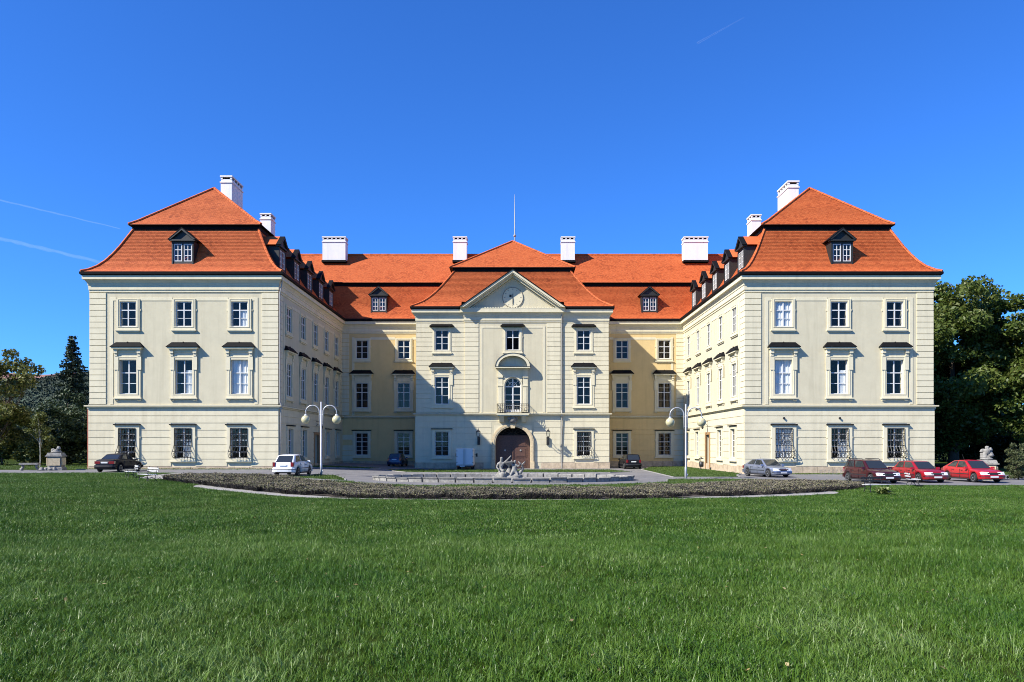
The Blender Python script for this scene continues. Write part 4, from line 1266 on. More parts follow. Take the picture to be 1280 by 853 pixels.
def scatter(name, pts, scl, col, seed):
    r = np.random.default_rng(seed); n = len(pts)
    me = bpy.data.meshes.new(name)
    me.vertices.add(n); me.vertices.foreach_set('co', pts.astype(np.float32).ravel())
    at = me.attributes.new("rot", 'FLOAT_VECTOR', 'POINT')
    rot = np.zeros((n, 3), np.float32); rot[:, 2] = r.random(n) * 6.283; rot[:, 0] = r.normal(0, 0.12, n); rot[:, 1] = r.normal(0, 0.12, n)
    at.data.foreach_set('vector', rot.ravel())
    a2 = me.attributes.new("scl", 'FLOAT', 'POINT'); a2.data.foreach_set('value', scl.astype(np.float32))
    me.update()
    o = put(name, me)
    ng = bpy.data.node_groups.new(name + "_nodes", 'GeometryNodeTree')
    ng.interface.new_socket("Geometry", in_out='INPUT', socket_type='NodeSocketGeometry')
    ng.interface.new_socket("Geometry", in_out='OUTPUT', socket_type='NodeSocketGeometry')
    N, Lk = ng.nodes, ng.links
    gi, go = N.new("NodeGroupInput"), N.new("NodeGroupOutput")
    ci = N.new("GeometryNodeCollectionInfo"); ci.inputs["Collection"].default_value = col
    ci.inputs["Separate Children"].default_value = True; ci.inputs["Reset Children"].default_value = True
    iop = N.new("GeometryNodeInstanceOnPoints"); iop.inputs["Pick Instance"].default_value = True
    ra = N.new("GeometryNodeInputNamedAttribute"); ra.data_type = 'FLOAT_VECTOR'; ra.inputs["Name"].default_value = "rot"
    sa = N.new("GeometryNodeInputNamedAttribute"); sa.data_type = 'FLOAT'; sa.inputs["Name"].default_value = "scl"
    Lk.new(gi.outputs[0], iop.inputs["Points"]); Lk.new(ci.outputs[0], iop.inputs["Instance"])
    Lk.new(ra.outputs["Attribute"], iop.inputs["Rotation"]); Lk.new(sa.outputs["Attribute"], iop.inputs["Scale"])
    Lk.new(iop.outputs[0], go.inputs[0])
    md = o.modifiers.new("scatter", 'NODES'); md.node_group = ng
    return o

def lawn_mask(x, y):
    d = np.abs(np.degrees(np.arctan2(x / EA, -(y - EC) / EB)))
    ok = rho(x, y) > 0.993 - 0.065 * sst(40, 47, d) * (1 - sst(63, 69, d))
    ok &= np.where(x < 0, (y < 57.9), (y < 47.1 - (x - 20) * 0.015) | (x < 15) & (y < 40))
    return ok
def vnoise(x, y, s, seed):
    r = np.random.default_rng(seed); n = 64; T = r.random((n, n))
    fx, fy = (x / s) % n, (y / s) % n; ix, iy = fx.astype(int), fy.astype(int); tx, ty = fx - ix, fy - iy
    tx, ty = tx * tx * (3 - 2 * tx), ty * ty * (3 - 2 * ty); i2, j2 = (ix + 1) % n, (iy + 1) % n
    return (T[iy, ix] * (1 - tx) + T[iy, i2] * tx) * (1 - ty) + (T[j2, ix] * (1 - tx) + T[j2, i2] * tx) * ty
def lawn_points(y0, y1, dens, seed):
    r = np.random.default_rng(seed); xm = 0.74 * y1 + 6
    n = int((y1 - y0) * 2 * xm * dens)
    x = r.uniform(-xm, xm, n); y = r.uniform(y0, y1, n)
    k = (np.abs(x) < 0.72 * y + 5.0) & lawn_mask(x, y); x, y = x[k], y[k]
    nz = 0.6 * vnoise(x, y, 0.7, 5) + 0.4 * vnoise(x, y, 0.23, 6)
    keep = r.random(len(x)) < 0.45 + 0.9 * nz; x, y, nz = x[keep], y[keep], nz[keep]
    return np.stack([x, y, g(x, y)], 1), (0.6 + 0.75 * nz) * r.uniform(0.75, 1.25, len(x))
gp = [lawn_points(3.6, 9, 330, 1), lawn_points(9, 16, 190, 2)]
near = scatter("lawn_grass", np.concatenate([q[0] for q in gp]), np.concatenate([q[1] for q in gp]), col_near, 3)
tag(near, "green blades of mown grass on the near lawn", "grass", kind='stuff')
gp = [lawn_points(15, 26, 75, 4), lawn_points(26, 40, 48, 5), lawn_points(40, 58, 34, 6)]
far = scatter("lawn_grass", np.concatenate([q[0] for q in gp]), np.concatenate([q[1] for q in gp]), col_far, 7)
tag(far, "green blades of mown grass on the far part of the lawn", "grass", kind='stuff')
tp, ts = [], []
for q, (k, poly) in enumerate(PATCH.items()):
    r = np.random.default_rng(60 + q); P_ = np.array(poly); x0, y0 = P_.min(0); x1, y1 = P_.max(0)
    n = int((x1 - x0) * (y1 - y0) * 22); x = r.uniform(x0, x1, n); y = r.uniform(y0, y1, n)
    rr_ = [row_range(poly, v) for v in y]; kk = np.array([bool(t) and t[0] + .1 < a < t[1] - .1 for t, a in zip(rr_, x)])
    x, y = x[kk], y[kk]; tp.append(np.stack([x, y, g(x, y) + 0.06], 1)); ts.append(r.uniform(0.7, 1.3, len(x)))
for (t0, t1, r0, r1) in RING:
    r = np.random.default_rng(int(200 + t1)); n = int(abs(R(t1 - t0)) * (r1 ** 2 - r0 ** 2) / 2 * EA * EB * 24)
    th = r.uniform(R(t0), R(t1), n); q = np.sqrt(r.uniform(r0 ** 2, r1 ** 2, n)); x, y = EA * q * np.sin(th), EC - EB * q * np.cos(th)
    tp.append(np.stack([x, y, g(x, y) + 0.07], 1)); ts.append(r.uniform(0.7, 1.4, n))
r = np.random.default_rng(99)
x = r.uniform(-75, -38.5, 6500); y = r.uniform(66.3, 84, 6500); tp.append(np.stack([x, y, g(x, y)], 1)); ts.append(r.uniform(0.8, 1.6, len(x)))
x = r.uniform(38, 75, 3000); y = r.uniform(64, 80, 3000); tp.append(np.stack([x, y, g(x, y)], 1)); ts.append(r.uniform(0.8, 1.6, len(x)))
tf = scatter("turf_grass", np.concatenate(tp), np.concatenate(ts), col_turf, 8)
tag(tf, "short bright grass on the verges beside the palace walls", "grass", kind='stuff')

# fallen leaves
r = np.random.default_rng(123)
x = r.uniform(-30, 30, 2600); y = 4.5 + 40 * r.random(2600) ** 1.3; k = lawn_mask(x, y) & (np.abs(x) < .75 * y + 2) & (vnoise(x, y, 3.0, 17) > 0.45); x, y = x[k], y[k]
n = len(x); s_ = r.uniform(0.012, 0.032, n)[:, None]; a = r.uniform(0, 6.28, n); A = np.stack([np.cos(a), np.sin(a), r.normal(0, .35, n)], 1) * s_; Bv = np.stack([-np.sin(a), np.cos(a), r.normal(0, .35, n)], 1) * s_ * 0.6
P_ = np.stack([x, y, g(x, y) + r.uniform(0.03, 0.075, n)], 1)
m_fallen = M_island("fallen_leaves", [(0.14, 0.085, 0.03), (0.24, 0.17, 0.06), (0.30, 0.25, 0.13), (0.10, 0.05, 0.025)], 0.8)
tag(put("fallen_leaves", np_quads("fallen_leaves", np.stack([P_ - A, P_ + Bv, P_ + A, P_ - Bv], 1).reshape(-1, 3), m_fallen)), "small dry brown leaves scattered over the lawn", "leaves", kind='stuff')
# ------------------------------------------------------------------ leaves, trees, shrubs
def leaf_mesh(name, pts, size, mat, seed=0, flat=0.0, aspect=0.55):
    r = np.random.default_rng(seed); n = len(pts)
    a = r.normal(size=(n, 3)); a /= np.linalg.norm(a, axis=1, keepdims=True)
    b = r.normal(size=(n, 3)); b[:, 2] *= (1 - flat); a[:, 2] *= (1 - flat); a /= np.linalg.norm(a, axis=1, keepdims=True)
    b -= a * (a * b).sum(1, keepdims=True); b /= np.maximum(np.linalg.norm(b, axis=1, keepdims=True), 1e-6)
    s = np.asarray(size).reshape(-1, 1) * r.uniform(0.6, 1.25, (n, 1))
    V = np.stack([pts - a * s, pts + b * s * aspect - a * s * .1, pts + a * s, pts - b * s * aspect - a * s * .1], 1).reshape(-1, 3)
    return np_quads(name, V, mat)

def crown_pts(center, rad, nclump, per, rc, seed, zcut=-1.0, inner=0.35):
    r = np.random.default_rng(seed); out = []; cs = []
    while len(cs) < nclump:
        d = r.normal(size=3); d /= np.linalg.norm(d)
        if d[2] < zcut: continue
        k = r.uniform(inner, 1.0) ** 0.6
        lump = 0.78 + 0.3 * math.sin(d[0] * 4 + seed) * math.sin(d[1] * 5 + seed * 2) + 0.12 * math.sin(d[2] * 7 + seed)
        cs.append(np.array(center) + d * np.array(rad) * k * lump)
    for c in cs:
        q = r.normal(size=(per, 3)); q /= np.linalg.norm(q, axis=1, keepdims=True)
        q *= (r.random((per, 1)) ** 0.45) * rc * r.uniform(0.7, 1.25); q[:, 2] *= 0.7
        out.append(c + q)
    return np.concatenate(out), cs

m_bark = M("tree_bark", (0.075, 0.055, 0.040), 0.95, 0.3, 5.0, 0.6, 15)
m_birch = M("pale_bark", (0.45, 0.43, 0.40), 0.9, 0.3, 6.0, 0.3, 15)
m_chest = M_island("chestnut_leaves", [(0.034, 0.062, 0.011), (0.066, 0.104, 0.017), (0.105, 0.135, 0.027), (0.155, 0.165, 0.04)], 0.5, 0.3, patch=0.4, pscale=0.25)
m_olive = M_island("yellow_green_leaves", [(0.045, 0.065, 0.015), (0.085, 0.105, 0.022), (0.13, 0.135, 0.030), (0.17, 0.15, 0.04)], 0.6, 0.25, patch=0.4, pscale=0.3)
m_darkleaf = M_island("dark_leaves", [(0.018, 0.035, 0.012), (0.032, 0.055, 0.018), (0.05, 0.07, 0.022)], 0.6, 0.15, patch=0.3)
m_conif = M_island("conifer_needles", [(0.012, 0.026, 0.014), (0.022, 0.042, 0.020), (0.035, 0.055, 0.024)], 0.7, 0.1, patch=0.3)
m_forest = M_island("forest_leaves", [(0.012, 0.024, 0.016), (0.022, 0.038, 0.022), (0.036, 0.050, 0.026)], 0.8, 0.0, patch=0.5, pscale=0.03)
m_box = M_island("shrub_leaves", [(0.035, 0.055, 0.018), (0.065, 0.080, 0.028), (0.10, 0.105, 0.045)], 0.6, 0.2)

def tree(name, label, x, y, h, rad, cz, nclump, per, rc, size, mat, seed, trunk=0.3, bark=None, group=None, zcut=-1.0, limbs=14, cat="tree", flat=0.2, inner=0.35):
    z0 = gz(x, y)
    t = empty(name, (x, y, z0)); tag(t, label, cat, group)
    pts, cs = crown_pts((0, 0, cz), rad, nclump, per, rc, seed, zcut, inner)
    pts = pts[pts[:, 2] > 0.15]
    put("crown", leaf_mesh("crown", pts, np.full(len(pts), size), mat, seed, flat), t)
    mb = MB(); rr_ = random.Random(seed)
    top = (rr_.uniform(-.3, .3), rr_.uniform(-.3, .3), cz + rad[2] * 0.45)
    mb.tube([(0, 0, -0.2), (0.05, 0, h * 0.12), (top[0] * .5, top[1] * .5, cz * 0.75), top], [trunk * 1.3, trunk, trunk * 0.7, trunk * 0.15], 8)
    for c in rr_.sample(cs, min(limbs, len(cs))):
        b = rr_.uniform(0.3, 0.9); s = Vector((top[0] * b * .5, top[1] * b * .5, max(h * 0.1, cz * 0.75 * b)))
        e = Vector(c); m = (s + e) / 2 + Vector((0, 0, -0.08 * (e - s).length))
        mb.tube([s, m, e], [trunk * 0.42, trunk * 0.22, trunk * 0.06], 5)
    mb.build("trunk", bark or m_bark, t, True)
    return t

tree("chestnut_tree", "tall broad leafy chestnut tree right behind the corner of the right wing", 49.8, 86, 21, (9.8, 8.0, 11.4), 11.6, 210, 420, 1.6, 0.26, m_chest, 3, 0.5, limbs=6, group="chestnut trees right of the palace")
tree("chestnut_tree", "lower spreading chestnut tree at the right edge with sunlit outer leaves", 60.0, 81, 18.5, (9.4, 8.0, 10.8), 10.4, 200, 420, 1.6, 0.26, m_chest, 4, 0.5, limbs=6, group="chestnut trees right of the palace")
tree("chestnut_tree", "chestnut tree standing deepest in the shade behind the parked red cars", 52, 98, 17, (12, 6, 8), 8.0, 120, 330, 1.8, 0.32, m_chest, 5, 0.45, group="chestnut trees right of the palace")
tree("leafy_tree", "sparse tall tree with yellowing leaves at the left edge", -53.0, 77, 13, (4.6, 3.5, 5.4), 8.0, 64, 130, 1.0, 0.20, m_olive, 6, 0.2, limbs=40)
tree("leafy_tree", "dark loose tree between the left edge and the conifer", -58.5, 99, 10.5, (4.4, 4, 4.6), 5.6, 60, 170, 1.2, 0.22, m_darkleaf, 7, 0.22, limbs=24)
tree("shrub", "yellow green bushy shrub at the left edge behind the road", -54.5, 80, 5, (4.4, 2.4, 3.6), 3.0, 60, 150, 0.9, 0.17, m_olive, 8, 0.1, cat="shrub", limbs=20)
tree("shrub", "dense olive shrub left of the stone pedestal", -49.6, 83, 6.5, (3.6, 2.6, 4.0), 3.2, 60, 170, 0.95, 0.18, m_darkleaf, 9, 0.1, cat="shrub", limbs=16)
tree("shrub", "dense dark shrub closest to the palace's left corner", -44.6, 84, 6.5, (3.8, 2.6, 4.1), 3.3, 70, 180, 0.95, 0.18, m_box, 10, 0.1, cat="shrub", limbs=16)
tree("shrub", "tall dark thicket beneath the conifer", -54, 92, 7, (8, 3, 4.4), 3.4, 90, 180, 1.1, 0.2, m_darkleaf, 12, 0.12, cat="shrub", limbs=12)
tree("sapling", "thin pale stemmed sapling beside the stone garden seat", -45.4, 72, 5.5, (1.0, 0.9, 2.0), 3.9, 22, 70, 0.45, 0.12, m_olive, 11, 0.045, bark=m_birch, limbs=10)
tree("leafy_tree", "broad tree standing left of the lawn beyond the road", -55, 47, 9, (4.0, 4.0, 3.6), 6.5, 60, 150, 1.2, 0.22, m_olive, 13, 0.25)
# conifer: tiers of drooping boughs
cx_, cy_ = -64.6, 110
ct = tag(empty("conifer_tree", (cx_, cy_, gz(cx_, cy_))), "dark pointed conifer rising left of the palace", "tree")
r = np.random.default_rng(31); pts = []
H = 18.3
for z in np.arange(2.0, H, 0.38):
    f = (H - z) / H; rad = (0.25 + 3.9 * f ** 0.8) * r.uniform(0.65, 1.15)
    for b in range(int(5 + 7 * f)):
        a = r.uniform(0, 2 * math.pi); ln = rad * r.uniform(0.6, 1.15); m = int(10 + ln * 24)
        q = np.sqrt(r.random(m)) * ln; side = r.normal(0, 0.16 + 0.10 * q, m)
        pts.append(np.stack([q * math.cos(a) - side * math.sin(a), q * math.sin(a) + side * math.cos(a), z - 0.16 * q + 0.03 * q * q + r.normal(0, 0.10, m)], 1))
pts = np.concatenate(pts); put("crown", leaf_mesh("crown", pts, np.full(len(pts), 0.21), m_conif, 32, 0.4), ct)
mb = MB(); mb.tube([(0, 0, -.2), (0, 0, H * .5), (0, 0, H - .2)], [0.3, 0.2, 0.03], 8); mb.build("trunk", m_bark, ct)
tree("shrub", "dark hedge like shrub in the shade behind the maroon and red cars", 46, 94, 6, (7, 2.5, 4.0), 2.4, 80, 220, 1.1, 0.22, m_darkleaf, 21, 0.12, cat="shrub", limbs=8)
tree("shrub", "low dark shrub in the shade behind the taller pale pedestal", 60, 93, 6, (7, 2.5, 3.6), 2.0, 80, 220, 1.1, 0.22, m_darkleaf, 22, 0.12, cat="shrub", limbs=8)
tree("shrub", "low yellow green shrub behind the sapling", -50.5, 79, 3, (2.6, 1.6, 2.2), 1.6, 40, 130, 0.7, 0.15, m_olive, 23, 0.08, cat="shrub", limbs=8)
r = np.random.default_rng(41)
for (xa, xb, ya, yb, h, lab, sd) in ((40, 125, 116, 126, 9.5, "dark mass of far trees filling the gap behind the chestnut trees", 1), (-150, -62, 122, 132, 8.5, "dark mass of far trees behind the left shrubs", 2)):
    n = 26000; x = r.uniform(xa, xb, n); y = r.uniform(ya, yb, n); z = g(x, y) + r.random(n) ** 0.8 * h * (0.6 + 0.5 * vnoise(x, y + 40, 4.0, sd))
    tag(put("woodland", leaf_mesh("woodland", np.stack([x, y, z], 1), np.full(n, 0.42), m_darkleaf, sd)), lab, "trees", kind='stuff')
# clipped shrub at the right edge
tree("shrub", "upright clipped olive shrub at the far right beside the stone pedestal", 35.9, 54, 2.7, (0.85, 0.85, 1.5), 1.35, 60, 110, 0.30, 0.075, m_box, 14, 0.05, cat="shrub", limbs=8, inner=0.6)

# hosta by the right bench
hx, hy = 18.5, 38.1
ho = tag(empty("hosta_plant", (hx, hy, gz(hx, hy))), "low broad leaved plant in the grass before the right bench", "plant")
r_ = random.Random(5)
m_hosta = M_island("hosta_leaves", [(0.07, 0.12, 0.02), (0.12, 0.16, 0.035), (0.18, 0.19, 0.05)], 0.45, 0.25)
lf = []
for i in range(34):
    a = r_.uniform(0, 6.283); l = r_.uniform(0.25, 0.5); lift = r_.uniform(0.12, 0.42); wd = l * 0.26
    c, s_ = math.cos(a), math.sin(a); ox, oy = r_.uniform(-.22, .22), r_.uniform(-.15, .15)
    mb = MB()
    def q(d, wv, z): return (ox + c * d - s_ * wv, oy + s_ * d + c * wv, z)
    mb.add([q(0, 0, 0), q(l * .45, wd, lift), q(l * .5, 0, lift * 0.92), q(l * .45, -wd, lift), q(l, 0, lift * 0.75)], [(0, 1, 2), (0, 2, 3), (1, 4, 2), (2, 4, 3)])
    mb.build("leaf", m_hosta, ho)

# ------------------------------------------------------------------ lavender beds
m_lav = M_island("dry_lavender", [(0.065, 0.080, 0.026), (0.16, 0.172, 0.066), (0.235, 0.205, 0.115), (0.16, 0.132, 0.112), (0.31, 0.275, 0.18), (0.13, 0.17, 0.046)], 0.9, 0.2, patch=0.35, pscale=0.8)
m_stem = M_island("shaded_lavender_stems", [(0.012, 0.012, 0.007), (0.030, 0.025, 0.024), (0.055, 0.045, 0.042), (0.03, 0.036, 0.014)], 0.9, 0.1)  # near-black stems: shade of the gaps between stalks put into their colour
def lavender(label, th0, th1, r0, r1, seed, group):
    r = np.random.default_rng(seed)
    a0, a1 = R(th0), R(th1); thm = (a0 + a1) / 2
    cx, cy = EA * (r0 + r1) / 2 * math.sin(thm), EC - EB * (r0 + r1) / 2 * math.cos(thm)
    area = abs(a1 - a0) * (r1 ** 2 - r0 ** 2) / 2 * EA * EB; n = int(area * 17)
    th = r.uniform(a0, a1, n); rh = np.sqrt(r.uniform(r0 ** 2, r1 ** 2, n))
    edge = np.minimum.reduce([(rh - r0) / 0.05, (r1 - rh) / 0.05, (th - a0) / 0.10, (a1 - th) / 0.10])
    rounding = np.minimum(th - a0, a1 - th) / 0.12
    mid_ = (r0 + r1) / 2; hw_ = (r1 - r0) / 2
    keep = np.abs(rh - mid_) / hw_ < np.sqrt(np.clip(1 - (1 - np.clip(rounding, 0, 1)) ** 2, 0, 1)) + 0.02
    th, rh, edge = th[keep], rh[keep], edge[keep]
    x, y = EA * rh * np.sin(th), EC - EB * rh * np.cos(th); n = len(x)
    hgt = (0.27 + 0.16 * vnoise(x, y, 1.1, seed + 3)) * (0.75 + 0.25 * np.clip(edge, 0, 1)) * r.uniform(0.85, 1.12, n)
    K = 24; m = n * K
    bx, by, bh = np.repeat(x, K), np.repeat(y, K), np.repeat(hgt, K)
    an = r.uniform(0, 6.283, m); out = np.abs(r.normal(0, 0.27, m)); hh = bh * r.uniform(0.45, 1.1, m)
    rx, ry = bx + 0.25 * out * np.cos(an), by + 0.25 * out * np.sin(an)
    tx, ty = bx + out * np.cos(an), by + out * np.sin(an)
    zg = g(bx, by) + 0.02; ww = r.uniform(0.008, 0.020, m); pa = r.uniform(0, 6.283, m)
    wx, wy = ww * np.cos(pa), ww * np.sin(pa)
    z1 = zg + np.minimum(hh, bh * 0.92)
    V = np.stack([np.stack([rx - wx * .6, ry - wy * .6, zg], 1), np.stack([rx + wx * .6, ry + wy * .6, zg], 1), np.stack([tx + wx, ty + wy, z1], 1), np.stack([tx - wx, ty - wy, z1], 1)], 1).reshape(-1, 3)
    V -= np.array([cx, cy, gz(cx, cy)])
    o = put("lavender_bed", np_quads("lavender_bed", V, m_stem), loc=(cx, cy, gz(cx, cy)))
    tag(o, label, "lavender", group)
    kt = 26; m = n * kt
    bx, by, bh = np.repeat(x, kt), np.repeat(y, kt), np.repeat(hgt, kt)
    q = np.stack([bx + r.normal(0, 0.13, m), by + r.normal(0, 0.13, m), 0.0 * bx], 1)
    q[:, 2] = g(q[:, 0], q[:, 1]) + bh * (0.70 + 0.34 * r.random(m) ** 0.7)
    put("tips", leaf_mesh("tips", q - np.array([cx, cy, gz(cx, cy)]), np.full(m, 0.042), m_lav, seed, 0.35, 0.35), o)
    mb = MB(); nn = 26     # earth under the stalks
    for i in range(nn):
        for (ra, rb) in ((r0 + .01, mid_), (mid_, r1 - .01)):
            q = []
            for (rr_, tt) in ((ra, i), (rb, i), (rb, i + 1), (ra, i + 1)):
                t_ = a0 + (a1 - a0) * (0.03 + 0.94 * tt / nn); xx, yy = EA * rr_ * math.sin(t_), EC - EB * rr_ * math.cos(t_)
                q.append((xx - cx, yy - cy, gz(xx, yy) + 0.055 - gz(cx, cy)))
            mb.add(q[::-1], [(0, 1, 2, 3)])
    mb.build("bed_soil", m_soil, o)
m_soil = M("dark_soil", (0.07, 0.055, 0.04), 0.95, 0.3, 4, 0.6, 30)
LG = "dried lavender beds round the drive"
lavender("long low bed of dried lavender in front of the fountain", -23, 21, 0.735, 0.97, 1, LG)
lavender("bed of dried lavender left of the fountain below the left wing", -66, -21, 0.64, 0.94, 2, LG)
lavender("bed of dried lavender right of the fountain before the silver car", 19.5, 64, 0.65, 0.94, 3, LG)

# ------------------------------------------------------------------ wooded hill on the left
def hill_z(x, y):
    f = sst(330, 560, y) * sst(120, -160, x)
    return -3 + 55 * f + 16 * sst(545, 680, y) * f + f * (2.5 * np.sin(x * .021) + 2.0 * np.sin(x * .05 + y * .03))
m_hill = M("wooded_hillside", (0.04, 0.065, 0.04), 0.95, 0.3, 0.02, 0.0)
hl = grid_sheet("hill", np.linspace(-1500, 150, 90), np.linspace(320, 1200, 50), hill_z, m_hill); tag(hl, kind='structure')
r = np.random.default_rng(77)
n = 60000; x = r.uniform(-520, -220, n); y = r.uniform(360, 548, n)
k = (np.abs(x + 0.615 * y) < 0.09 * y + 12); x, y = x[k], y[k]; z = hill_z(x, y) + r.random(len(x)) * (2 + 4 * vnoise(x, y, 9, 8))
tag(put("forest", leaf_mesh("forest", np.stack([x, y, z], 1), np.full(len(x), 0.85), m_forest, 9)), "dark wooded hillside far behind the left trees", "forest", kind='stuff')
m_field2 = M("ploughed_field", (0.24, 0.115, 0.085), 0.95, 0.2, 0.05)
tag(grid_sheet("hilltop_field", np.linspace(-560, -180, 50), np.linspace(553, 720, 14), lambda x, y: hill_z(x, y) + 0.6, m_field2), kind='structure')

# ------------------------------------------------------------------ cars
def paint(name, col, metal=0.25):
    dark = max(col) < 0.03
    return M(name, col, 0.4 if dark else 0.35, metal=metal, coat=0.06 if dark else 0.6, spec=0.12 if dark else 0.5)
m_carglass = M("car_glass", (0.022, 0.026, 0.027), 0.04, spec=0.8)
m_tyre = M("tyre_rubber", (0.012, 0.012, 0.012), 0.85)
m_rim = M("alloy_rim", (0.55, 0.56, 0.58), 0.3, metal=0.8)
m_lampw = M("lamp_clear", (0.70, 0.71, 0.72), 0.25, metal=0.0, coat=1.0)
m_lampr = M("lamp_red", (0.16, 0.004, 0.005), 0.2, coat=1.0)
m_plate = M("plate_white", (0.62, 0.62, 0.60), 0.5)
m_plastic = M("black_plastic", (0.02, 0.02, 0.021), 0.6)
m_chrome = M("chrome", (0.7, 0.7, 0.72), 0.15, metal=1.0)

def make_car(label, loc, heading, col, L=4.3, W=1.72, H=1.42, kind="sedan", metal=0.25, rails=False, bump_col=None, grp="cars parked round the palace"):
    """local: x forward, y left, z up"""
    car = empty("parked_car", (loc[0], loc[1], gz(*loc) + 0.03), heading)
    tag(car, label, "car", grp)
    m = paint("car_paint", col, metal)
    hl, hw = L / 2, W / 2
    zb_ = 0.90 if H < 1.5 else 0.95          # belt height
    if kind == "sedan":
        top = [(-hl, 0.60), (-hl + .04, 0.86), (-hl + .14, 0.95), (-hl + .75, 0.99), (-0.3, zb_ + .01), (0.85, zb_ - .01), (hl - .55, 0.79), (hl - .14, 0.70), (hl - .03, 0.60), (hl, 0.48)]
        cab = dict(br=-hl + .72, rr=-hl + 1.42, rf=0.25, bf=1.08)
    elif kind == "liftback":
        top = [(-hl, 0.60), (-hl + .03, 0.90), (-hl + .22, 0.99), (-0.6, zb_ + .03), (0.85, zb_), (hl - .5, 0.80), (hl - .13, 0.70), (hl - .03, 0.60), (hl, 0.48)]
        cab = dict(br=-hl + .16, rr=-hl + 1.25, rf=0.28, bf=1.08)
    elif kind == "hatch":
        top = [(-hl, 0.55), (-hl + .02, 0.85), (-hl + .10, 0.96), (-0.6, zb_ + .03), (0.75, zb_), (hl - .45, 0.82), (hl - .13, 0.70), (hl - .03, 0.58), (hl, 0.45)]
        cab = dict(br=-hl + .06, rr=-hl + .66, rf=0.22, bf=1.02)
    else:  # estate
        top = [(-hl, 0.60), (-hl + .02, 0.90), (-hl + .08, 1.0), (-0.6, zb_ + .03), (0.85, zb_), (hl - .5, 0.82), (hl - .13, 0.72), (hl - .03, 0.60), (hl, 0.48)]
        cab = dict(br=-hl + .05, rr=-hl + .38, rf=0.25, bf=1.05)
    tx, tz = zip(*top)
    axf, axr, ra = hl - 0.83, -hl + 0.80, 0.37
    xs = sorted({*np.linspace(-hl, hl, 25), *[axf + ra * v for v in (-1, -.92, -.7, -.4, 0, .4, .7, .92, 1)], *[axr + ra * v for v in (-1, -.92, -.7, -.4, 0, .4, .7, .92, 1)], -hl + .03, hl - .03, -hl + .1, hl - .1})
    rings = []
    for x in xs:
        w_ = hw * (1 - 0.16 * abs(x / hl) ** 7 - 0.05 * abs(x / hl) ** 3)
        zt = float(np.interp(x, tx, tz)); zl = 0.20 + 0.10 * max(0, abs(x / hl) - .9) * 10
        za = zl
        for ax in (axf, axr):
            d = abs(x - ax)
            if d <= ra: za = max(za, 0.31 + math.sqrt(max(0, ra * ra - d * d)) * 0.98)
        za = min(za, zt - 0.10)
        h = zt - za
        half = [(w_ * 0.80, zl if za == zl else za), (w_ * 0.97, za + 0.02), (w_ * 1.0, za + 0.5 * h), (w_ * 0.975, za + 0.80 * h), (w_ * 0.94, zt - 0.03), (w_ * 0.86, zt), (w_ * 0.45, zt + 0.025), (0, zt + 0.03)]
        rings.append([(x, y, z) for y, z in half] + [(x, -y, z) for y, z in half[-2::-1]])
    n = len(rings[0]); mb = MB()
    vs = [v for r_ in rings for v in r_]; fs = []
    for i in range(len(rings) - 1):
        for k in range(n - 1): fs.append((i * n + k, (i + 1) * n + k, (i + 1) * n + k + 1, i * n + k + 1))
    fs += [tuple(range(n)), tuple((len(rings) - 1) * n + k for k in range(n - 1, -1, -1))]
    mb.add(vs, fs)
    body = mb.build("body", m, car, True)
    # cabin
    wb, wr = hw * 0.90, hw * 0.70
    zt_at = lambda x: float(np.interp(x, tx, tz))
    BR, RR_, RF_, BF = cab['br'], cab['rr'], cab['rf'], cab['bf']
    zr, zf = H - (0.05 if kind != "estate" else 0.02), H - 0.04
    P = {}
    for s, sy in (("l", 1), ("r", -1)):
        P["br" + s] = Vector((BR, sy * wb * 0.94, zt_at(BR) - 0.03)); P["rr" + s] = Vector((RR_, sy * wr, zr)); P["rf" + s] = Vector((RF_, sy * wr, zf)); P["bf" + s] = Vector((BF, sy * wb * 0.93, zt_at(BF) - 0.03))
        P["m0" + s] = Vector(((BR + BF) / 2, sy * wb * 1.0, zb_ - 0.02)); P["m1" + s] = Vector(((RR_ + RF_) / 2, sy * wr * 1.04, H - 0.01))
    P["tc0"] = Vector((RR_, 0, zr)); P["tc1"] = Vector(((RR_ + RF_) / 2, 0, H + .025)); P["tc2"] = Vector((RF_, 0, zf))
    keys = list(P); ix = {k: i for i, k in enumerate(keys)}
    F = [("brl", "m0l", "m1l", "rrl"), ("m0l", "bfl", "rfl", "m1l"), ("m0r", "brr", "rrr", "m1r"), ("bfr", "m0r", "m1r", "rfr"),
         ("bfl", "bfr", "rfr", "tc2", "rfl"), ("brr", "brl", "rrl", "tc0", "rrr"),
         ("rrl", "m1l", "tc1", "tc0"), ("m1l", "rfl", "tc2", "tc1"), ("tc0", "tc1", "m1r", "rrr"), ("tc1", "tc2", "rfr", "m1r")]
    mb = MB(); mb.add([P[k] for k in keys], [tuple(ix[k] for k in f) for f in F])
    cabin = mb.build("cabin", m, car)
    bv = cabin.modifiers.new("bevel", 'BEVEL'); bv.width = 0.10 if kind == 'hatch' else 0.055; bv.segments = 3; bv.limit_method = 'ANGLE'; bv.angle_limit = R(25)
    def panel(nm, a, b, c, d, u0, u1, v0, v1, mat=m_carglass, parent=cabin):
        """quad a(base,u0) b(base,u1) c(top,u1) d(top,u0)"""
        def q(u, v): return (a * (1 - u) + b * u) * (1 - v) + (d * (1 - u) + c * u) * v
        nrm = (b - a).cross(d - a).normalized() * 0.016
        mb = MB(); N_ = 3
        vs = [q(u0 + (u1 - u0) * i / N_, v) + nrm for v in (v0, v1) for i in range(N_ + 1)]
        mb.add(vs, [(i, i + 1, N_ + 2 + i, N_ + 1 + i) for i in range(N_)])
        return mb.build(nm, mat, parent)
    panel("windscreen", P["bfr"], P["bfl"], P["rfl"], P["rfr"], 0.06, 0.94, 0.12, 0.94)
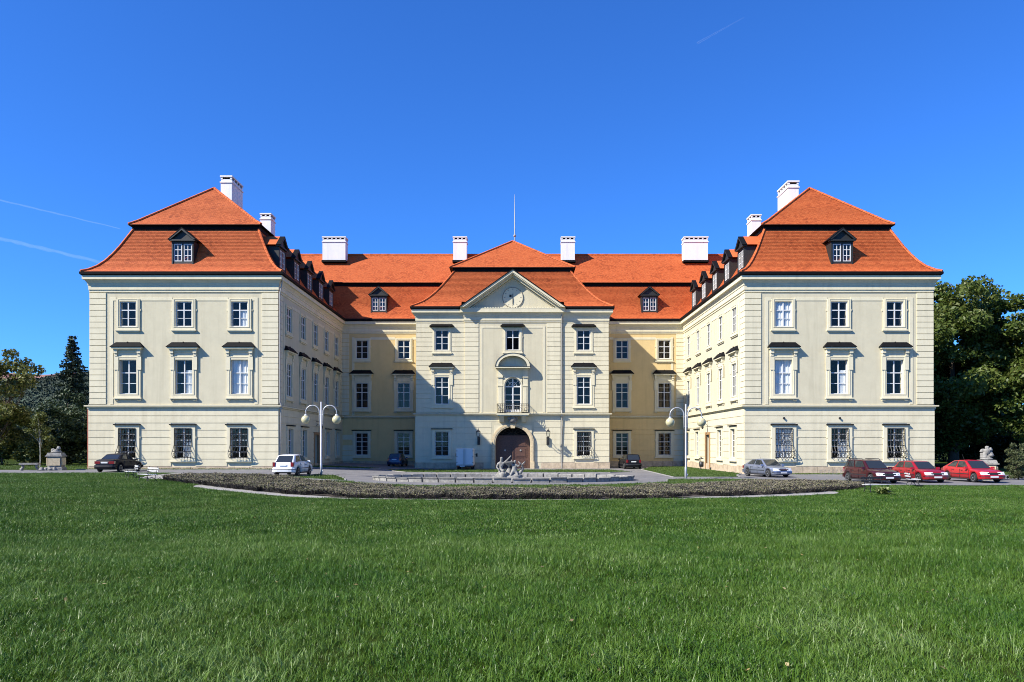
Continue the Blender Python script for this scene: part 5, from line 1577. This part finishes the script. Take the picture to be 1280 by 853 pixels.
    panel("rear_window", P["brl"], P["brr"], P["rrr"], P["rrl"], 0.09, 0.91, 0.14 if kind in ("sedan", "liftback") else 0.10, 0.90)
    for s in ("l", "r"):
        if s == "l":
            panel("side_window", P["m0l"], P["bfl"], P["rfl"], P["m1l"], 0.05, 0.84, 0.20, 0.88) if False else None
        A = (P["m0" + s], P["bf" + s], P["rf" + s], P["m1" + s]); Bq = (P["br" + s], P["m0" + s], P["m1" + s], P["rr" + s])
        if s == "l":   # outward normal to +y
            panel("side_window", A[1], A[0], A[3], A[2], 0.16, 0.95, 0.18, 0.90)
            panel("side_window", Bq[1], Bq[0], Bq[3], Bq[2], 0.06, 0.62 if kind == "estate" else 0.74, 0.18, 0.90)
            if kind == "estate": panel("side_window", Bq[1], Bq[0], Bq[3], Bq[2], 0.67, 0.93, 0.20, 0.88)
        else:
            panel("side_window", A[0], A[1], A[2], A[3], 0.05, 0.84, 0.18, 0.90)
            panel("side_window", Bq[0], Bq[1], Bq[2], Bq[3], 0.38 if kind == "estate" else 0.26, 0.94, 0.18, 0.90)
            if kind == "estate": panel("side_window", Bq[0], Bq[1], Bq[2], Bq[3], 0.07, 0.33, 0.20, 0.88)
    # underbody
    mb = MB(); mb.box(-hl + .25, hl - .25, -hw + .22, hw - .22, 0.20, 0.62); mb.build("underbody", m_plastic, car)
    # wheels
    for ax in (axf, axr):
        for sy in (1, -1):
            def turn(mb_): mb_.v = [(x + ax, sy * (hw - 0.11) + sy * z, y + 0.31) for (x, y, z) in mb_.v]
            mb = MB(); mb.lathe([(0.19, -0.10), (0.28, -0.10), (0.305, -0.07), (0.31, 0), (0.305, 0.07), (0.28, 0.095), (0.20, 0.095)], 22); turn(mb)
            wh = mb.build("wheel", m_tyre, car, True)
            mb = MB(); mb.lathe([(0.165, 0.02), (0.20, 0.05), (0.215, 0.097), (0.195, 0.097), (0.18, 0.06)], 20)
            for k in range(5):
                a = 2 * math.pi * k / 5; c, s_ = math.cos(a), math.sin(a)
                mb.add([(c * .03 - s_ * .045, s_ * .03 + c * .045, 0.092), (c * .03 + s_ * .045, s_ * .03 - c * .045, 0.092), (c * .2 + s_ * .04, s_ * .2 - c * .04, 0.082), (c * .2 - s_ * .04, s_ * .2 + c * .04, 0.082)], [(0, 1, 2, 3)])
            mb.lathe([(0.05, 0.03), (0.05, 0.10), (0.02, 0.105)], 10); turn(mb)
            mb.build("rim", m_rim, wh)
    # lights, bumpers, plates
    wf = lambda x: hw * (1 - 0.16 * abs(x / hl) ** 7 - 0.05 * abs(x / hl) ** 3)
    for sy in (1, -1):
        xf = hl - 0.04; yo_ = wf(hl - .12)
        mb = MB()
        a, b = sorted((sy * (yo_ - 0.44), sy * (yo_ + 0.015)))
        sk = 0.13
        def pl(y): return hl + 0.012 - sk * (abs(y) / hw) ** 3 + 0.02
        ys = np.linspace(a, b, 5); vs = []
        for y in ys:
            vs += [(pl(y) + 0.01, y, 0.53), (pl(y) - 0.08, y, 0.725 - 0.04 * (1 - abs(y) / hw)), (pl(y) - .3, y, 0.68), (pl(y) - .3, y, 0.55)]
        fs = []
        for i in range(4):
            for k in range(4): fs.append((i * 4 + k, (i + 1) * 4 + k, (i + 1) * 4 + (k + 1) % 4, i * 4 + (k + 1) % 4))
        fs += [(3, 2, 1, 0), (16, 17, 18, 19)]
        mb.add(vs, fs); mb.build("headlight", m_lampw, car)
        mb = MB(); z0, z1 = (0.66, 0.86) if kind in ("sedan", "liftback") else (0.68, 0.98)
        a, b = sorted((sy * (hw * 0.86 - (0.42 if kind in ("sedan", "liftback") else 0.20)), sy * (hw * 0.86)))
        mb.box(-hl - 0.012, -hl + 0.22, a, b, z0, z1); mb.build("taillight", m_lampr, car)
        mb = MB(); mb.frustum((BF - 0.40, BF - 0.22, *sorted((sy * (hw * 0.93), sy * (hw + 0.16))), zb_ - 0.02), (BF - 0.38, BF - 0.26, *sorted((sy * (hw * 0.95), sy * (hw + 0.14))), zb_ + 0.12))
        mb.build("wing_mirror", m, car)
    bm_ = bump_col or m
    def bumper(nm, x, d, z0, z1, mat):
        mb = MB(); N_ = 8; vs = []
        for i in range(N_ + 1):
            y = -hw * 0.93 + 2 * hw * 0.93 * i / N_; xx = x - d * 0.17 * (abs(y) / hw) ** 4
            vs += [(xx, y, z0), (xx + d * 0.02, y, (z0 + z1) / 2), (xx, y, z1), (xx - d * .25, y, z1), (xx - d * .25, y, z0)]
        fs = []
        for i in range(N_):
            for k in range(5): fs.append((i * 5 + k, (i + 1) * 5 + k, (i + 1) * 5 + (k + 1) % 5, i * 5 + (k + 1) % 5))
        fs += [(4, 3, 2, 1, 0), tuple(N_ * 5 + k for k in range(5))]
        mb.add(vs, fs); mb.build(nm, mat, car)
    bumper("front_bumper", hl + 0.05, 1, 0.27, 0.50, bm_); bumper("rear_bumper", -hl - 0.05, -1, 0.30, 0.56, bm_)
    bumper("bumper_strip", hl + 0.058, 1, 0.40, 0.455, m_plastic); bumper("bumper_strip", -hl - 0.058, -1, 0.45, 0.51, m_plastic)
    mb = MB(); mb.box(hl - 0.1, hl + 0.012, -0.42, 0.42, 0.53, 0.66); mb.build("grille", m_plastic, car)
    mb = MB(); mb.box(hl - 0.1, hl + 0.022, -0.40, 0.40, 0.635, 0.655); mb.build("grille_trim", m_chrome, car)
    mb = MB(); mb.box(hl + 0.07, hl + 0.085, -0.26, 0.26, 0.34, 0.45); mb.build("number_plate", m_plate, car)
    zp = 0.70 if kind in ("sedan", "liftback") else 0.72
    mb = MB(); mb.box(-hl - 0.03, -hl - 0.012, -0.26, 0.26, zp, zp + 0.11); mb.build("number_plate", m_plate, car)
    # door seams, sill and handles
    for sy in (1, -1):
        mb = MB()
        for x in (0.98, 0.02, -0.92):
            w_ = wf(x) * 1.0
            mb.box(x - 0.008, x + 0.008, *sorted((sy * (w_ - 0.02), sy * (w_ + 0.003))), 0.26, zb_ - 0.06)
        mb.box(axr + ra + .03, axf - ra - .03, *sorted((sy * (hw * .9), sy * (hw + 0.006))), 0.18, 0.27)
        mb.box(axr + ra + .03, axf - ra - .03, *sorted((sy * (hw * .97), sy * (hw + 0.012))), 0.52, 0.57)
        mb.build("side_trim", m_plastic, car)
        for x in (0.16, -0.78):
            mb = MB(); mb.box(x, x + 0.17, *sorted((sy * (hw * .95), sy * (hw + 0.015))), 0.76, 0.79); mb.build("door_handle", m_plastic, car)
    if rails:
        for sy in (1, -1):
            mb = MB(); mb.tube([(RR_ + .1, sy * wr * .95, H - .02), (RR_ + .25, sy * wr * .95, H + .06), (RF_ - .25, sy * wr * .95, H + .06), (RF_ - .1, sy * wr * .95, H - .02)], 0.022, 6); mb.build("roof_rail", m_plastic, car)
    mb = MB(); mb.tube([(RR_ + .2, 0, H), (RR_ - .05, 0, H + .38)], [0.008, 0.004], 4); mb.build("aerial", m_plastic, car)
    return car
U = R(90); D = R(-90)
make_car("black saloon car with a white rear plate parked by the left wing", (-31.7, 60.4), R(90), (0.012, 0.012, 0.016), 4.5, 1.76, 1.43, "sedan", 0.1)
make_car("white hatchback seen from behind next to the left lamp post", (-16.25, 55.1), R(86), (0.66, 0.67, 0.68), 4.0, 1.74, 1.53, "hatch", 0.0)
make_car("dark blue car standing in the deep shade of the courtyard's left corner", (-13.4, 85.6), R(88), (0.010, 0.018, 0.07), 4.2, 1.72, 1.45, "hatch", 0.3)
make_car("black estate car seen from behind in the courtyard's right corner", (12.35, 82.2), R(93), (0.010, 0.010, 0.012), 4.5, 1.84, 1.56, "estate", 0.1)
make_car("silver blue liftback car before the corner of the right wing", (19.9, 60.0), R(-75), (0.24, 0.27, 0.34), 4.5, 1.74, 1.43, "liftback", 0.6)
make_car("dark maroon estate car with roof rails leftmost of the parked row", (23.75, 50.6), R(-86), (0.055, 0.006, 0.007), 4.5, 1.74, 1.52, "estate", 0.3, rails=True)
make_car("deep red hatchback with round lights between maroon estate and bright red saloon", (27.3, 51.2), R(-86), (0.26, 0.006, 0.010), 4.1, 1.70, 1.43, "hatch", 0.1)
make_car("bright red saloon car rightmost of the parked row", (30.9, 51.2), R(-88), (0.40, 0.010, 0.014), 4.5, 1.74, 1.45, "liftback", 0.1)

# white box van in front of the risalit
vx, vy = -5.3, 80.0
van = tag(empty("box_van", (vx, vy, gz(vx, vy) + 0.03), 0), "small white box van parked left of the portal half in shadow", "van")
mb = MB(); mb.box(-0.88, 0.88, -1.9, 0.35, 0.42, 2.18); vb = mb.build("box_body", m_white, van)
bv = vb.modifiers.new("bevel", 'BEVEL'); bv.width = 0.04; bv.segments = 2
mb = MB(); mb.box(-0.02, 0.02, -1.915, -1.9, 0.48, 2.12); mb.box(-0.80, 0.80, -1.912, -1.9, 0.50, 0.53)
for x in (-0.12, 0.12): mb.box(x - 0.015, x + 0.015, -1.93, -1.90, 0.5, 2.1)
for z in (0.7, 1.3, 1.9):
    for sx in (-1, 1): mb.box(*sorted((sx * 0.74, sx * 0.90)), -1.93, -1.89, z, z + 0.07)
mb.build("door_hinges", m_zinc, van)
mb = MB(); mb.prism([(0.35, 0.45), (1.95, 0.45), (1.95, 0.95), (1.35, 1.1), (0.85, 1.8), (0.35, 1.85)], -0.84, 0.84)
mb.v = [(y, x, z) for (x, y, z) in mb.v]; mb.f = [f[::-1] for f in mb.f]; mb.build("cab", m_white, van)
mb = MB()
for sx in (-1, 1): mb.box(*sorted((sx * 0.846, sx * 0.85)), 0.5, 1.0, 1.1, 1.65)
mb.build("cab_window", m_carglass, van)
mb = MB(); mb.box(-0.80, 0.80, -1.85, 1.8, 0.28, 0.42); mb.build("chassis", m_plastic, van)
for x in (-0.72, 0.72):
    for y in (-1.2, 1.3):
        mb = MB(); mb.lathe([(0.16, -0.1), (0.30, -0.09), (0.31, 0), (0.30, 0.09), (0.16, 0.1)], 18); mb.v = [(z + x, a + y, b + 0.30) for (a, b, z) in mb.v]; mb.build("wheel", m_tyre, van, True)
    sx = 1 if x > 0 else -1
    mb = MB(); mb.box(*sorted((sx * 0.86, sx * 1.12)), 0.95, 1.0, 1.5, 1.54); mb.box(*sorted((sx * 1.0, sx * 1.18)), 0.93, 1.02, 1.3, 1.65); mb.build("wing_mirror", m_plastic, van)
    mb = MB(); mb.box(*sorted((sx * 0.62, sx * 0.84)), -1.9, -1.84, 0.30, 0.41); mb.build("taillight", m_lampr, van)
mb = MB(); mb.box(-0.5, 0.0, -1.88, -1.86, 0.30, 0.40); mb.build("number_plate", m_plate, van)

# ------------------------------------------------------------------ lamp posts
m_globe = M("opal_globe", (0.46, 0.42, 0.24), 0.25, spec=0.6, coat=0.5)
m_post = M("painted_steel_post", (0.42, 0.43, 0.44), 0.4, 0.05, 5, metal=0.3)
def lamp_post(x, y, label):
    z0 = gz(x, y); h = 5.55
    lp = tag(empty("lamp_post", (x, y, z0)), label, "street lamp", "twin globe lamp posts on the drive")
    mb = MB(); mb.tube([(0, 0, -0.2), (0, 0, 0.9), (0, 0, 0.95), (0, 0, h)], [0.085, 0.085, 0.062, 0.058], 10); mb.box(-0.11, 0.11, -0.11, 0.11, 0.0, 0.05); mb.box(0.06, 0.14, -0.05, 0.05, 0.25, 0.42)
    mb.build("pole", m_post, lp, True)
    for sx in (-1, 1):
        mb = MB()
        pts = [(sx * 0.135, 0, 3.75), (sx * 0.135, 0, 4.78)] + [(sx * (0.645 - 0.51 * math.cos(a)), 0, 4.78 + 0.50 * math.sin(a)) for a in np.linspace(0, math.pi, 15)[1:]] + [(sx * 1.155, 0, 4.60)]
        mb.tube(pts, 0.042, 8)
        mb.box(*sorted((sx * 0.05, sx * 0.13)), -0.03, 0.03, 4.55, 4.62); mb.box(*sorted((sx * 0.05, sx * 0.13)), -0.03, 0.03, 3.85, 3.92)
        arm = mb.build("arm", m_post, lp, True)
        mb = MB(); mb.lathe([(0.11, 4.48), (0.12, 4.52), (0.09, 4.62)], 12, (sx * 1.155, 0, 0)); mb.build("socket", m_post, arm, True)
        mb = MB(); mb.ball((sx * 1.155, 0, 4.21), 0.33, 22, 14); mb.build("globe", m_globe, lp, True)
lamp_post(-14.6, 56.6, "twin globe lamp post right of the white hatchback")
lamp_post(12.5, 55.6, "twin globe lamp post at the edge of the right courtyard lawn")

# ------------------------------------------------------------------ fountain
fx, fy, fa, fb = -0.9, 54.6, 9.4, 4.5
fb_o = tag(empty("fountain_basin", (fx, fy, -0.45)), "wide shallow oval basin of weathered stone kerbs before the portal", "fountain")
nk = 46
for i in range(nk):
    a0, a1 = 2 * math.pi * i / nk + 0.006, 2 * math.pi * (i + 1) / nk - 0.006
    mb = MB(); h = 0.33 + rng.uniform(-0.04, 0.04); jo = rng.uniform(-0.03, 0.03)
    vs = []
    for t in (0.0, 0.1):
        z = 0.0 - 0.2 if t == 0 else h
    prof = [(0.0, -0.25), (0.0, h - 0.10), (0.05, h - 0.08), (0.08, h), (-0.36, h), (-0.40, h - 0.05), (-0.40, -0.25)]
    N_ = 3
    for k in range(N_ + 1):
        a = a0 + (a1 - a0) * k / N_
        for (d, z) in prof: vs.append(((fa + d + jo) * math.cos(a), (fb + d + jo) * math.sin(a), z))
    n = len(prof); fs = []
    for k in range(N_):
        for q in range(n): fs.append((k * n + q, k * n + (q + 1) % n, (k + 1) * n + (q + 1) % n, (k + 1) * n + q))
    fs += [tuple(range(n - 1, -1, -1)), tuple(N_ * n + q for q in range(n))]
    mb.add(vs, [f[::-1] for f in fs]); mb.build("kerb_stone", m_palestone, fb_o)
mb = MB(); n = 60
mb.add([(0, 0, 0.07)] + [((fa - .2) * math.cos(2 * math.pi * i / n), (fb - .2) * math.sin(2 * math.pi * i / n), 0.07) for i in range(n)], [(0, 1 + i, 1 + (i + 1) % n) for i in range(n)])
mb.build("basin_floor", m_stone, fb_o)
# statue group
st = tag(empty("fountain_statue", (-0.55, 52.9, -0.40)), "weathered stone sculpture of two figures holding up a shell bowl", "statue")
def rock(c, r, seed, sc3=(1, 1, 1)):
    mb = MB(); mb.ball((0, 0, 0), r, 14, 9); rr_ = random.Random(seed)
    ph = [rr_.uniform(0, 6) for _ in range(6)]
    mb.v = [tuple(c[i] + v[i] * sc3[i] * (1 + 0.16 * math.sin(5 * v[0] / r + ph[0]) * math.sin(4 * v[1] / r + ph[1]) + 0.12 * math.sin(6 * v[2] / r + ph[2])) for i in range(3)) for v in mb.v]
    return mb
mb = MB()
for i, (c, r_, s3) in enumerate([((0, 0, 0.05), 0.75, (1.5, 0.8, 0.45)), ((-0.45, -0.1, 0.25), 0.42, (1, 1, 0.9)), ((0.45, 0.1, 0.25), 0.45, (1.1, 1, 0.8)), ((0.05, 0.1, 0.45), 0.32, (1, 1, 1.1)), ((-0.9, -.15, 0.05), 0.3, (1.2, 1, .8)), ((0.95, 0, 0.05), 0.3, (1.2, 1, .8))]):
    q = rock(c, r_, i, s3); mb.add(q.v, q.f)
mb.build("rock_base", m_palestone, st, True)
def figure(nm, joints, edges, radii):
    me = bpy.data.meshes.new(nm); me.from_pydata(joints, edges, []); me.materials.append(m_palestone); me.update()
    o = put(nm, me, st)
    sk = o.modifiers.new("skin", 'SKIN'); sk.use_smooth_shade = True
    for i, r_ in enumerate(radii): me.skin_vertices[0].data[i].radius = (r_, r_)
    me.skin_vertices[0].data[0].use_root = True
    sb = o.modifiers.new("sub", 'SUBSURF'); sb.levels = 2; sb.render_levels = 2
    return o
# left triton: kneeling, torso leaning, one arm flung up to the right
figure("figure", [(-.50, 0, .62), (-.52, -.02, .95), (-.50, -.03, 1.18), (-.47, -.05, 1.34), (-.46, -.09, 1.52), (-.47, -.10, 1.66),
                  (-.30, -.04, 1.22), (-.08, -.06, 1.42), (.14, -.08, 1.66), (.22, -.08, 1.74), (-.70, -.06, 1.18), (-.80, -.16, .92), (-.62, -.30, .74),
                  (-.38, -.16, .60), (-.14, -.36, .58), (-.20, -.30, .26), (-.62, .12, .52), (-.86, .05, .30), (-1.0, -.1, .12)],
       [(0, 1), (1, 2), (2, 3), (3, 4), (4, 5), (2, 6), (6, 7), (7, 8), (8, 9), (2, 10), (10, 11), (11, 12), (0, 13), (13, 14), (14, 15), (0, 16), (16, 17), (17, 18)],
       [.15, .13, .16, .065, .12, .10, .085, .058, .045, .05, .085, .06, .05, .115, .085, .05, .115, .08, .04])
# right figure: smaller, straddling, arm up to the bowl, fish tail behind
figure("figure", [(.42, 0, .66), (.44, 0, .92), (.45, 0, 1.06), (.46, -.02, 1.18), (.47, -.05, 1.34), (.48, -.06, 1.44),
                  (.30, -.03, 1.08), (.20, -.08, 1.22), (.26, -.1, 1.46), (.58, -.02, 1.08), (.72, -.08, .96), (.80, -.06, 1.12),
                  (.30, -.14, .62), (.18, -.30, .40), (.12, -.24, .12), (.56, -.1, .60), (.68, -.25, .36), (.66, -.2, .10)],
       [(0, 1), (1, 2), (2, 3), (3, 4), (4, 5), (2, 6), (6, 7), (7, 8), (2, 9), (9, 10), (10, 11), (0, 12), (12, 13), (13, 14), (0, 15), (15, 16), (16, 17)],
       [.14, .13, .14, .06, .10, .075, .085, .06, .045, .085, .06, .045, .10, .08, .05, .10, .08, .05])
mb = MB(); mb.lathe([(0.05, 0.70), (0.07, 1.0), (0.16, 1.08), (0.36, 1.26), (0.40, 1.30), (0.36, 1.31), (0.2, 1.22), (0.0, 1.2)], 20, (0.05, 0.1, 0))
mb.v = [(x + (x - .05) * .08 * math.sin(9 * math.atan2(y - .1, x - .05)), y, z) for (x, y, z) in mb.v]
mb.build("shell_bowl", m_palestone, st, True)
mb = MB(); mb.tube([(.55, .1, .5), (.85, .1, .55), (1.02, .08, .8), (.98, .05, 1.05), (.92, .02, 1.15)], [.17, .15, .10, .06, .03], 10)
for s in (-1, 1): mb.tube([(.95, .03, 1.08), (.95 + s * .14, 0, 1.22), (.95 + s * .26, 0, 1.36)], [.05, .06, .01], 6)
mb.build("fish_tail", m_palestone, st, True)
mb = MB(); mb.ball((-.34, -.34, .40), 0.24, 14, 10, sc3=(0.75, 0.6, 1.15)); mb.tube([(-.34, -.34, .62), (-.34, -.34, .78)], [.09, .12], 10); mb.build("water_jar", m_palestone, st, True)

# ------------------------------------------------------------------ stone pedestals
def pedestal(x, y, label, rot, sculpt):
    p = tag(empty("stone_pedestal", (x, y, gz(x, y)), rot), label, "pedestal", "stone pedestals at the sides of the lawn")
    mb = MB(); mb.box(-.62, .62, -.62, .62, -.15, .22); mb.frustum((-.60, .60, -.60, .60, .22), (-.52, .52, -.52, .52, .34)); mb.box(-.50, .50, -.50, .50, .34, 1.18)
    pb = mb.build("pedestal_block", m_palestone, p)
    for k in range(4):
        mb = MB(); mb.box(-.46, .46, -.525, -.60, .44, 1.08); q = mb.build("relief_panel", m_creamstone, p); q.rotation_euler = (0, 0, k * math.pi / 2)
    mb = MB(); mb.box(-.64, .64, -.64, .64, 1.18, 1.27); mb.frustum((-.58, .58, -.58, .58, 1.27), (-.5, .5, -.5, .5, 1.50)); mb.build("cornice_slab", m_palestone, p)
    mb = MB(); q = rock((0, 0, 1.58), 0.38, 3, (1.05, 0.9, .5)); mb.add(q.v, q.f)
    if sculpt == 0:
        for i, (c, r_) in enumerate([((-.05, 0, 1.60), .2), ((.18, .02, 1.88), .16), ((-.22, 0, 1.70), .16)]):
            q = rock(c, r_, i + 5); mb.add(q.v, q.f)
    else:
        for i, (c, r_) in enumerate([((-.12, 0, 1.80), .27), ((.2, .02, 1.86), .25), ((0, -.05, 2.1), .25), ((.22, 0, 2.22), .15), ((-.25, 0, 2.12), .16), ((.02, 0, 2.36), .14)]):
            q = rock(c, r_, i + 15); mb.add(q.v, q.f)
    mb.build("carved_finial", m_palestone, p, True)
pedestal(-38.6, 63.4, "carved stone pedestal with lumpy finial on the left lawn edge", R(14), 0)
pedestal(33.4, 53.6, "pale stone pedestal with tall carved top between red saloon and clipped shrub", R(-20), 1)
# weathered stone seat left of the pedestal
sx_, sy_ = -40.3, 62.6
gs = tag(empty("stone_bench", (sx_, sy_, gz(sx_, sy_)), R(8)), "broken pale stone seat on scroll legs left of the carved pedestal", "bench")
mb = MB(); mb.box(-.72, .72, -.28, .28, .52, .66); mb.build("seat_slab", m_palestone, gs)
for sx in (-1, 1):
    mb = MB(); mb.tube([(sx * .58, 0, -.1), (sx * .66, 0, .15), (sx * .5, 0, .32), (sx * .56, 0, .52)], [.17, .13, .11, .15], 8); mb.build("scroll_leg", m_palestone, gs, True)
for i in range(4):
    mb = rock((.95 + i * .32, -.1 + .1 * (i % 2), .12), 0.2, i, (1, 1, .9)); mb.build("stone_lump", m_palestone, gs, True)

# ------------------------------------------------------------------ park benches
m_slat = M("white_slat_paint", (0.52, 0.52, 0.50), 0.5, 0.06, 8)
def bench(x, y, rot, label, L=1.35, dark_back=False):
    b = tag(empty("park_bench", (x, y, gz(x, y)), rot), label, "bench", "white slatted benches along the lawn edge")
    for i in range(5):
        mb = MB(); d = -.22 + i * .11; mb.box(-L / 2, L / 2, d - .042, d + .042, .43 - .004 * i, .46 - .004 * i); mb.build("seat_slat", m_slat, b)
    for i in range(2):
        mb = MB(); z = .58 + i * .15; yb_ = .30 + i * .035; mb.box(-L / 2, L / 2, yb_, yb_ + .025, z, z + .085); mb.build("back_slat", m_iron if dark_back else m_slat, b)
    for sx in (-1, 1):
        x_ = sx * (L / 2 - .16); mb = MB()
        mb.tube([(x_, -.26, 0), (x_, -.18, .2), (x_, -.25, .41)], .022, 6); mb.tube([(x_, .34, 0), (x_, .22, .2), (x_, .24, .42), (x_, .38, .88)], .022, 6)
        mb.tube([(x_, -.26, .41), (x_, .26, .41)], .02, 6); mb.tube([(x_, .3, .62), (x_, .05, .64), (x_, -.22, .62), (x_, -.26, .54), (x_, -.2, .44)], .018, 6)
        mb.tube([(x_ + .0, -.18, .2), (x_, .02, .28), (x_, .22, .2)], .015, 5)
        mb.build("iron_leg", m_iron, b)
bench(-21.2, 43.4, R(-40), "white slatted bench nearest the drive on the left lawn edge")
bench(-24.6, 48.2, R(-55), "white slatted bench beside the black saloon car")
bench(18.9, 39.6, R(12), "white seated bench with dark back behind the broad leaved plant", dark_back=True)
bench(24.3, 46.2, R(75), "white bench seen end on before the deep red hatchback")

# bicycle rack, litter bin
bx0, by0 = 26.2, 62.2
br = tag(empty("bicycle_rack", (bx0, by0, gz(bx0, by0))), "low steel bicycle rack of thin hoops before the right wing", "bicycle rack")
for i in range(8):
    mb = MB(); x = -1.15 + i * .33
    mb.tube([(x, 0, 0), (x, 0, .38)] + [(x, .13 - .13 * math.cos(a), .38 + .13 * math.sin(a)) for a in np.linspace(0, math.pi, 7)[1:]] + [(x + .0, .26, 0)], .013, 5)
    mb.v = [(vx_ + vy_ * 0.8, vy_ * 0.6, vz_) for (vx_, vy_, vz_) in mb.v]; mb.build("hoop", m_zinc, br)
for y in (0, .16):
    mb = MB(); mb.tube([(-1.3, y, .03), (1.45, y, .03)], .018, 5); mb.build("base_rail", m_zinc, br)
px_, py_ = 18.75, 76.6
lb = tag(empty("litter_bin", (px_, py_, gz(px_, py_) + .06)), "black litter bin on a post beside the right wing's side door", "litter bin")
mb = MB(); mb.tube([(0, 0, 0), (0, 0, 1.15)], .04, 6); mb.build("post", m_iron, lb)
mb = MB(); mb.lathe([(.18, .30), (.22, .35), (.24, .85), (.22, .85), (.17, .36)], 14, (0, -.22, 0)); mb.build("bin_body", m_iron, lb, True)
mb = MB(); mb.lathe([(.02, 1.28), (.26, 1.14), (.25, 1.11), (.0, 1.12)], 14, (0, -.14, 0)); mb.build("bin_hood", m_iron, lb, True)

# ------------------------------------------------------------------ contrails
def contrail_mat():
    m, t, p = nodes_of("contrail_ice")
    p.inputs["Base Color"].default_value = (0.9, 0.93, 0.97, 1); p.inputs["Roughness"].default_value = 1
    p.inputs["Alpha"].default_value = 0.03
    return m
m_trail = contrail_mat()
def contrail(p0, p1, dist, r0, r1, label):
    def pt(px, py, d): return Vector(((px - 645) / 944 * d, d, 2 + (558 - py) / 944 * d))
    a, b = pt(*p0, dist), pt(*p1, dist * 0.92); n = 24
    mb = MB(); rr_ = random.Random(1)
    mb.tube([a.lerp(b, i / n) + Vector((0, 0, rr_.uniform(-.15, .15) * r0)) for i in range(n + 1)], [(r0 + (r1 - r0) * i / n) * rr_.uniform(.75, 1.2) for i in range(n + 1)], 8)
    c = a.copy(); mb.v = [(v[0] - c.x, v[1] - c.y, v[2] - c.z) for v in mb.v]
    tag(mb.build("contrail", m_trail, smooth=True, loc=c), label, "contrail", "faint contrails in the blue sky")
contrail((-60, 236), (150, 286), 5000, 8, 3, "upper thin white contrail over the left trees")
contrail((-60, 284), (126, 328), 5000, 16, 9, "broader lower white contrail reaching the left roof")
contrail((930, 22), (872, 54), 5000, 2, 6, "short white contrail high in the sky right of the centre")
